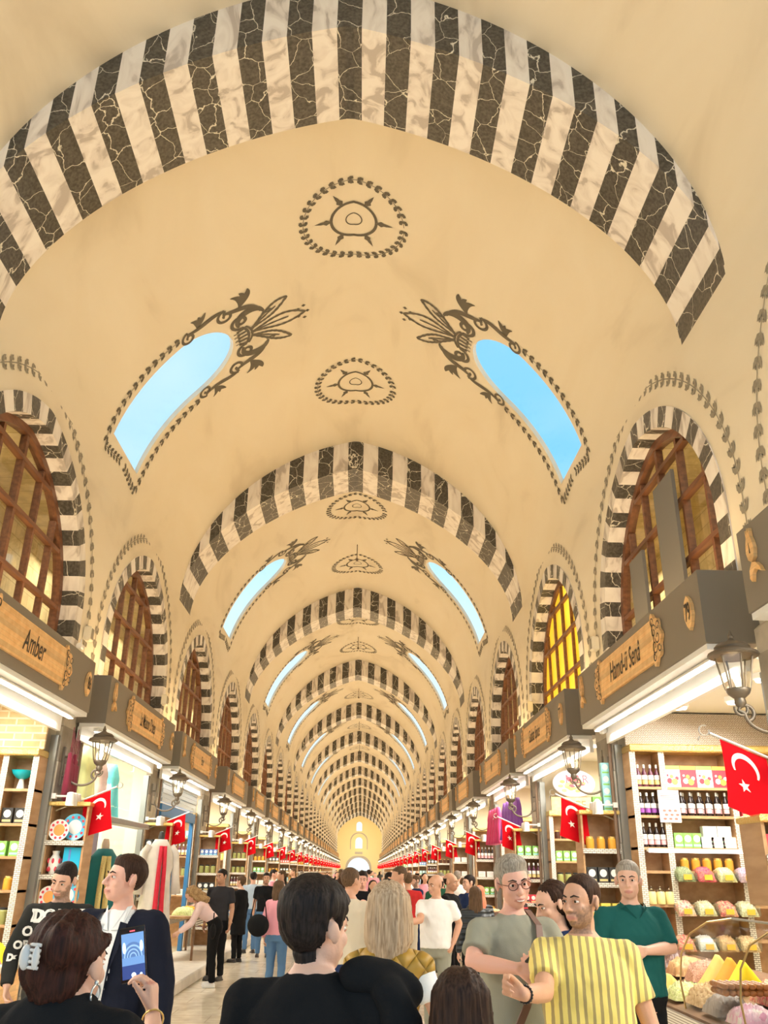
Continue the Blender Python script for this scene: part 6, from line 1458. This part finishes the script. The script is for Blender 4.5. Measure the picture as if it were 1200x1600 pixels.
b = MB(); b.bbox((-.038, -.004, -.078), (.038, .004, .078), e=.003); b.build('phone_case', C('black_phone', (.01,.01,.012), .15), ph)
scr = MB(); y = -.0045
def SC(c, rx, rz_, m, a0=0, a1=2*PI, n=24, yy=0): scr.add([(c[0], y-yy, c[1])]+[(c[0]+rx*math.cos(a0+(a1-a0)*i/n), y-yy, c[1]+rz_*math.sin(a0+(a1-a0)*i/n)) for i in range(n+1)], [(0, i+1, i+2) for i in range(n)], m)
scr.add([(-.034, y, -.068), (.034, y, -.068), (.034, y, .060), (-.034, y, .060)], [(0,1,2,3)], 0)
for i, (r_, m) in enumerate(((.034, 1), (.028, 2), (.024, 1), (.019, 2), (.016, 1), (.011, 2), (.008, 1))): SC((0, -.008), r_, r_*1.25, m, 0, PI, yy=.0002*(i+1))
scr.add([(-.034, y-.002, -.068), (.034, y-.002, -.068), (.034, y-.002, -.030), (-.034, y-.002, -.030)], [(0,1,2,3)], 3); SC((0, -.058), .007, .007, 4, yy=.003); SC((.022, -.058), .004, .004, 4, yy=.003); scr.add([(-.008, y-.001, .064), (.008, y-.001, .064), (.008, y-.001, .068), (-.008, y-.001, .068)], [(0,1,2,3)], 5)
for q in (-1, 1): SC((q*.026, .020), .005, .016, 4, yy=.003)
scr.build('screen_picture', [mat('scr_a', (.05,.1,.2), .2, emit=(.18,.36,.68), es=.9), mat('scr_b', (.05,.1,.2), .2, emit=(.10,.20,.45), es=.9), mat('scr_c', (.1,.2,.3), .2, emit=(.35,.55,.85), es=.9), mat('scr_d', (.02,.03,.1), .2, emit=(.03,.07,.25), es=.9), mat('scr_e', (.8,.9,1), .2, emit=(.7,.88,1), es=1), mat('scr_f', (.8,.1,.1), .2, emit=(1,.1,.15), es=1)], ph)
# ---- P5 blonde with vest
def quilt():
    m = mat('quilted_mustard_nylon', (.42,.24,.03), .5); t, b = nodes_of(m); c = nd(t, 'ShaderNodeTexCoord'); s2 = nd(t, 'ShaderNodeSeparateXYZ'); t.links.new(c.outputs['Object'], s2.inputs[0])
    def M2(op, a, b_):
        n = nd(t, 'ShaderNodeMath', operation=op)
        for i, q in enumerate((a, b_)):
            if isinstance(q, (int, float)): n.inputs[i].default_value = q
            elif q is not None: t.links.new(q, n.inputs[i])
        return n.outputs[0]
    u = M2('ADD', M2('MULTIPLY', s2.outputs['X'], 38), M2('MULTIPLY', s2.outputs['Z'], 30)); v = M2('SUBTRACT', M2('MULTIPLY', s2.outputs['X'], 38), M2('MULTIPLY', s2.outputs['Z'], 30))
    h = M2('POWER', M2('MULTIPLY', M2('ABSOLUTE', M2('SINE', u, None), None), M2('ABSOLUTE', M2('SINE', v, None), None)), .35)
    bu = nd(t, 'ShaderNodeBump'); bu.inputs['Strength'].default_value = 1; bu.inputs['Distance'].default_value = .02; t.links.new(h, bu.inputs['Height']); t.links.new(bu.outputs[0], b.inputs['Normal']); return m
P5, d5 = person('ash-blonde woman in mustard quilted vest seen from behind', (.45, 4.2, 0), 172, 1.70, 'light', 'bob', 'blonde', (-4, 0, 0), 0, WHT, 'none', DKG,
  {'L': dict(world=True, e=(.27, 4.3, 1.2), w=(.3, 4.45, 1.05)), 'R': dict(world=True, e=(.655, 4.15, 1.19), w=(.80, 4.30, 1.10))}, (.82), 'f', .007, sws=.84, coat=('quilted_vest', quilt(), 'none', .86))
# ---- P6 dark long hair, lower centre
P6, d6 = person('long brown-haired person seen from behind at the bottom centre', (.60, 2.68, 0), 178, 1.497, 'light', 'long', 'dbrown', (0, 0, 0), 0, BLK, 'short', BLK, None, 1.0, 'f', .008)
P0, d0 = person('dark-haired person cut off by the lower left corner', (-.80, 2.48, 0), 175, 1.535, 'light', 'short', 'dbrown', (0, 0, 0), 0, DKG, 'short', DKG, None, 1.05, 'm', .010)
# ---- P11 white t-shirt and neighbours
P11, _ = person('man in plain white t-shirt holding out his right arm', (1.24, 11.3, 0), -22, 1.71, 'tan', 'bald', 'black', (-30, 6, 0), 0, WHT, 'short', OLV, {'R': dict(world=True, e=(1.04, 11.15, 1.22), w=(.86, 11.0, 1.19)), 'L': dict(world=True, e=(1.52, 11.3, 1.18), w=(1.44, 11.22, .98))}, 1.14, vox=.010)
P18, _ = person('man in pale beige sweater walking away near the centre', (.22, 9.0, 0), 158, 1.765, 'tan', 'short', 'brown', (-20, 0, 0), 0, BEI, 'long', NAVY, None, 1.08, vox=.010, thick=.008)
P12, _ = person('girl with honey curls in pale pink top leaning over a table', (-2.06, 15.5, 0), -78, 1.62, 'light', 'curly', 'curly', (0, 34, 0), 42, PNK, 'long', BLK, {'L': dict(e=(.15, -.42, .98), w=(.1, -.62, .86)), 'R': dict(e=(-.15, -.42, .98), w=(-.1, -.62, .86))}, .95, 'f', .010, hem=1.0, shoes=C('white_trainers', (.8,.79,.76), .5))
def hb(loc, rz, label, c, s=1):
    Q = MB(); Q.ell((0, 0, 0), (.06*s, .15*s, .13*s), 14, 10); q = empty('handbag', loc, rad(rz)); remesh(Q, 'bag_body', .012, c, q, 2); b = MB(); b.tube([(0, -.11*s, .08*s), (.0, -.07*s, .30*s), (0, .07*s, .30*s), (0, .11*s, .08*s)], .008, 6); b.build('bag_strap', c, q, 'all'); tag(q, label, 'bag'); return q
hb((-2.05, 15.22, .82), 10, 'dark handbag hanging at the side of the leaning girl', BLK, .9)
P13, _ = person('man in dark tee standing behind the leaning girl', (-2.15, 16.4, 0), -18, 1.73, 'brown', 'short', 'black', (-14, 0, 0), 0, CHR, 'short', BLK, None, 1.05, vox=.011)
P14, _ = person('short-haired woman in long black coat facing the left shops', (-2.2, 19.5, 0), -118, 1.60, 'light', 'full', 'brown', (0, 0, 0), 0, BLK, 'long', BLK, None, 1.15, 'f', .012, hem=.55, thick=.02)
P15, _ = person('man in pale blue shirt and jeans facing away on the left', (-2.2, 21.6, 0), 200, 1.68, 'light', 'short', 'black', (0, 0, 0), 0, LBL, 'long', JEAN, None, 1, vox=.012)
P16, _ = person('man in black t-shirt and blue jeans walking toward the camera', (-1.8, 20.7, 0), 6, 1.67, 'tan', 'short', 'black', (0, 0, 0), 0, BLK, 'short', JEAN, {'L': dict(e=(.30, .05, 1.15), w=(.20, -.06, .93))}, 1.08, vox=.011, beard=1)
P17, _ = person('woman in rose pink top and jeans seen from behind', (-.92, 14.2, 0), 165, 1.59, 'light', 'bob', 'brown', (-25, 0, 0), 0, ROS, 'long', JEAN, None, 1.02, 'f', .011)
hb((-1.20, 14.05, .98), 70, 'large black shoulder bag beside the pink top', BLK, 1.2)
P17b, _ = person('woman in black trousers close behind the pink top', (-.50, 14.75, 0), 170, 1.55, 'light', 'bob', 'dbrown', (0, 0, 0), 0, BEI, 'long', BLK, None, 1.02, 'f', .012)
P19, _ = person('man in black v-neck jumper facing the camera with joined hands', (.34, 14.0, 0), 0, 1.735, 'rosy', 'short', 'black', (0, 4, 0), 0, BLK, 'long', BLK, {'L': dict(e=(.27, -.06, 1.16), w=(.10, -.24, 1.30)), 'R': dict(e=(-.27, -.06, 1.16), w=(-.06, -.24, 1.30))}, 1.15, vox=.010)
P20, _ = person('man in navy t-shirt looking left with bright blue shoes', (1.55, 20.5, 0), -62, 1.66, 'light', 'short', 'brown', (0, 8, 0), 0, NAVY, 'short', NAVY, {'R': dict(e=(-.2, -.1, 1.12), w=(-.15, -.32, 1.1)), 'L': dict(e=(.2, -.1, 1.12), w=(.15, -.32, 1.1))}, 1.05, vox=.012, shoes=C('bright_blue_shoes', (.0,.22,.5), .4), beard=1)
P21, _ = person('bald man in black top in right profile', (1.60, 13.2, 0), 62, 1.73, 'tan', 'bald', 'black', (0, 6, 0), 0, BLK, 'short', BLK, None, 1.12, vox=.010)
def puffer():
    m = mat('dark_puffer_nylon', (.04,.05,.06), .4); t, b = nodes_of(m); c = nd(t, 'ShaderNodeTexCoord'); w = nd(t, 'ShaderNodeTexWave', bands_direction='Z'); w.inputs['Scale'].default_value = 5; t.links.new(c.outputs['Object'], w.inputs['Vector']); u = nd(t, 'ShaderNodeBump'); u.inputs['Strength'].default_value = 1; u.inputs['Distance'].default_value = .03; t.links.new(w.outputs['Fac'], u.inputs['Height']); t.links.new(u.outputs[0], b.inputs['Normal']); return m
P22, _ = person('brown-haired woman in dark puffer jacket facing away', (1.82, 13.05-.9, 0), 190, 1.575, 'light', 'long', 'brown', (0, 0, 0), 0, puffer(), 'long', BLK, None, 1.12, 'f', .011)
P23, _ = person('woman in coral headscarf and puffer jacket facing away', (2.12, 14.0, 0), 190, 1.56, 'light', 'cloth', 'black', (0, 0, 0), 0, puffer(), 'long', BLK, None, 1.1, 'f', .012)
P24, _ = person('seller with dark hair behind the right-hand tables', (2.10, 15.1, 0), -50, 1.70, 'light', 'short', 'black', (-20, 0, 0), 0, NAVY, 'short', BLK, None, 1, vox=.012)
# ---- crowd: a few built once, then copied with other clothes
PR = []
pr_spec = [('m', 'short', 'black', 0), ('m', 'short', 'brown', 180), ('f', 'bob', 'dbrown', 0), ('f', 'long', 'black', 180), ('m', 'short', 'grey', -70), ('m', 'bald', 'black', 75)]
for i, (sx, hr_, hcx, _r) in enumerate(pr_spec):
    o, _ = person('x', (0, 0, 0), 0, 1.66 if sx == 'f' else 1.74, 'tan' if i % 2 else 'light', hr_, hcx, (0, 0, 0), 0, WHT, 'long' if i in (2, 4) else 'short', DKG, ({'L': dict(e=(.27, -.04, 1.14), w=(.16, -.24, 1.08)), 'R': dict(e=(-.27, -.02, 1.14), w=(-.16, -.24, 1.1))} if i in (0, 4) else None), 1.05, sx, .020, det=1 if i in (0, 2, 4) else 1, eyes=False)
    PR.append(o)
tops = [('white', WHT), ('black', BLK), ('navy', NAVY), ('beige', BEI), ('grey', DKG), ('red', RED_), ('pale blue', LBL), ('green', GRN), ('brown', DBR), ('rose', ROS), ('charcoal', CHR), ('olive', OLV)]
used = set(); rn = random.Random(5); occ = [(-.9, 14.2), (.3, 14), (1.3, 11.3), (1.6, 13.2), (-1.8, 20.7), (1.55, 20.5), (-2.2, 19.5), (-2.2, 21.6), (2.1, 15.1), (2.1, 14), (1.8, 12.1), (.2, 9), (-2.1, 16.4), (-2.0, 15.5), (-.62, 14.3)]
cl = []; y = 15.2
fixed = [(.55, 17, 3, 'x'), (.85, 12.6, 1, 'x'), (1.15, 16.2, 1, 'x'), (-1.62, 22.6, 1, 'x'), (-2.0, 24.5, 0, 'x'), (-1.2, 23.5, 4, 'x'), (-.45, 18, 5, 'x'), (-.1, 20, 2, 'x'), (.9, 18.5, 0, 'x'), (1.9, 18.2, 4, 'x'), (.62, 10.6, 3, 'x')]
for x, y, t, _ in fixed: cl.append((x, y, t)); occ.append((x, y))
tries = 0
while len(cl) < 74 and tries < 5000:
    tries += 1; y = 19+(rn.random()**1.5)*110; x = rn.uniform(-2.2, 2.5)
    if -1.7 < x < -.2 and y < 28: continue
    if all((x-a)**2+(y-b_)**2 > .75**2+(.0 if y < 40 else 1) for a, b_ in occ): occ.append((x, y)); cl.append((x, y, rn.randrange(6)))
for i, (x, y, t) in enumerate(cl):
    src = PR[t]; cn, cm = tops[rn.randrange(len(tops))]; rz = rn.choice([0, 180, 180, 170, 10, -70, 80, 200]); w = 'woman' if pr_spec[t][0] == 'f' else 'man'
    if t in used: o = copy_tree(src, (x, y, 0), rad(rz))
    else: o = src; used.add(t); o.location = (x, y, 0); o.rotation_euler.z = rad(rz)
    sc = rn.uniform(.95, 1.04); o.scale = (sc, sc, sc)
    for ch in o.children:
        if ch.name.split('.')[0] in ('t_shirt', 'sweater'): ch.material_slots[0].link = 'OBJECT'; ch.material_slots[0].material = cm
        if ch.name.split('.')[0] == 'trousers': ch.material_slots[0].link = 'OBJECT'; ch.material_slots[0].material = [JEAN, BLK, DKG, NAVY, BEI][rn.randrange(5)]
    hd = {'black': 'black-haired', 'brown': 'brown-haired', 'dbrown': 'brown-haired', 'grey': 'grey-haired'}[pr_spec[t][2]] if pr_spec[t][1] != 'bald' else 'bald'
    side = 'left' if x < -.7 else ('right' if x > .9 else 'middle')
    dist = 'mid-distance' if y < 30 else ('far' if y < 60 else 'farthest')
    tag(o, '%s %s in a %s top, in the %s crowd, %s of the aisle' % (hd, w, cn, dist, side), 'person', 'shoppers in the %s crowd' % dist)
for i, o in enumerate(PR):
    if i not in used:
        for c in list(o.children): bpy.data.objects.remove(c)
        bpy.data.objects.remove(o)
for o in bpy.data.objects:
    if 'H' in o: del o['H']
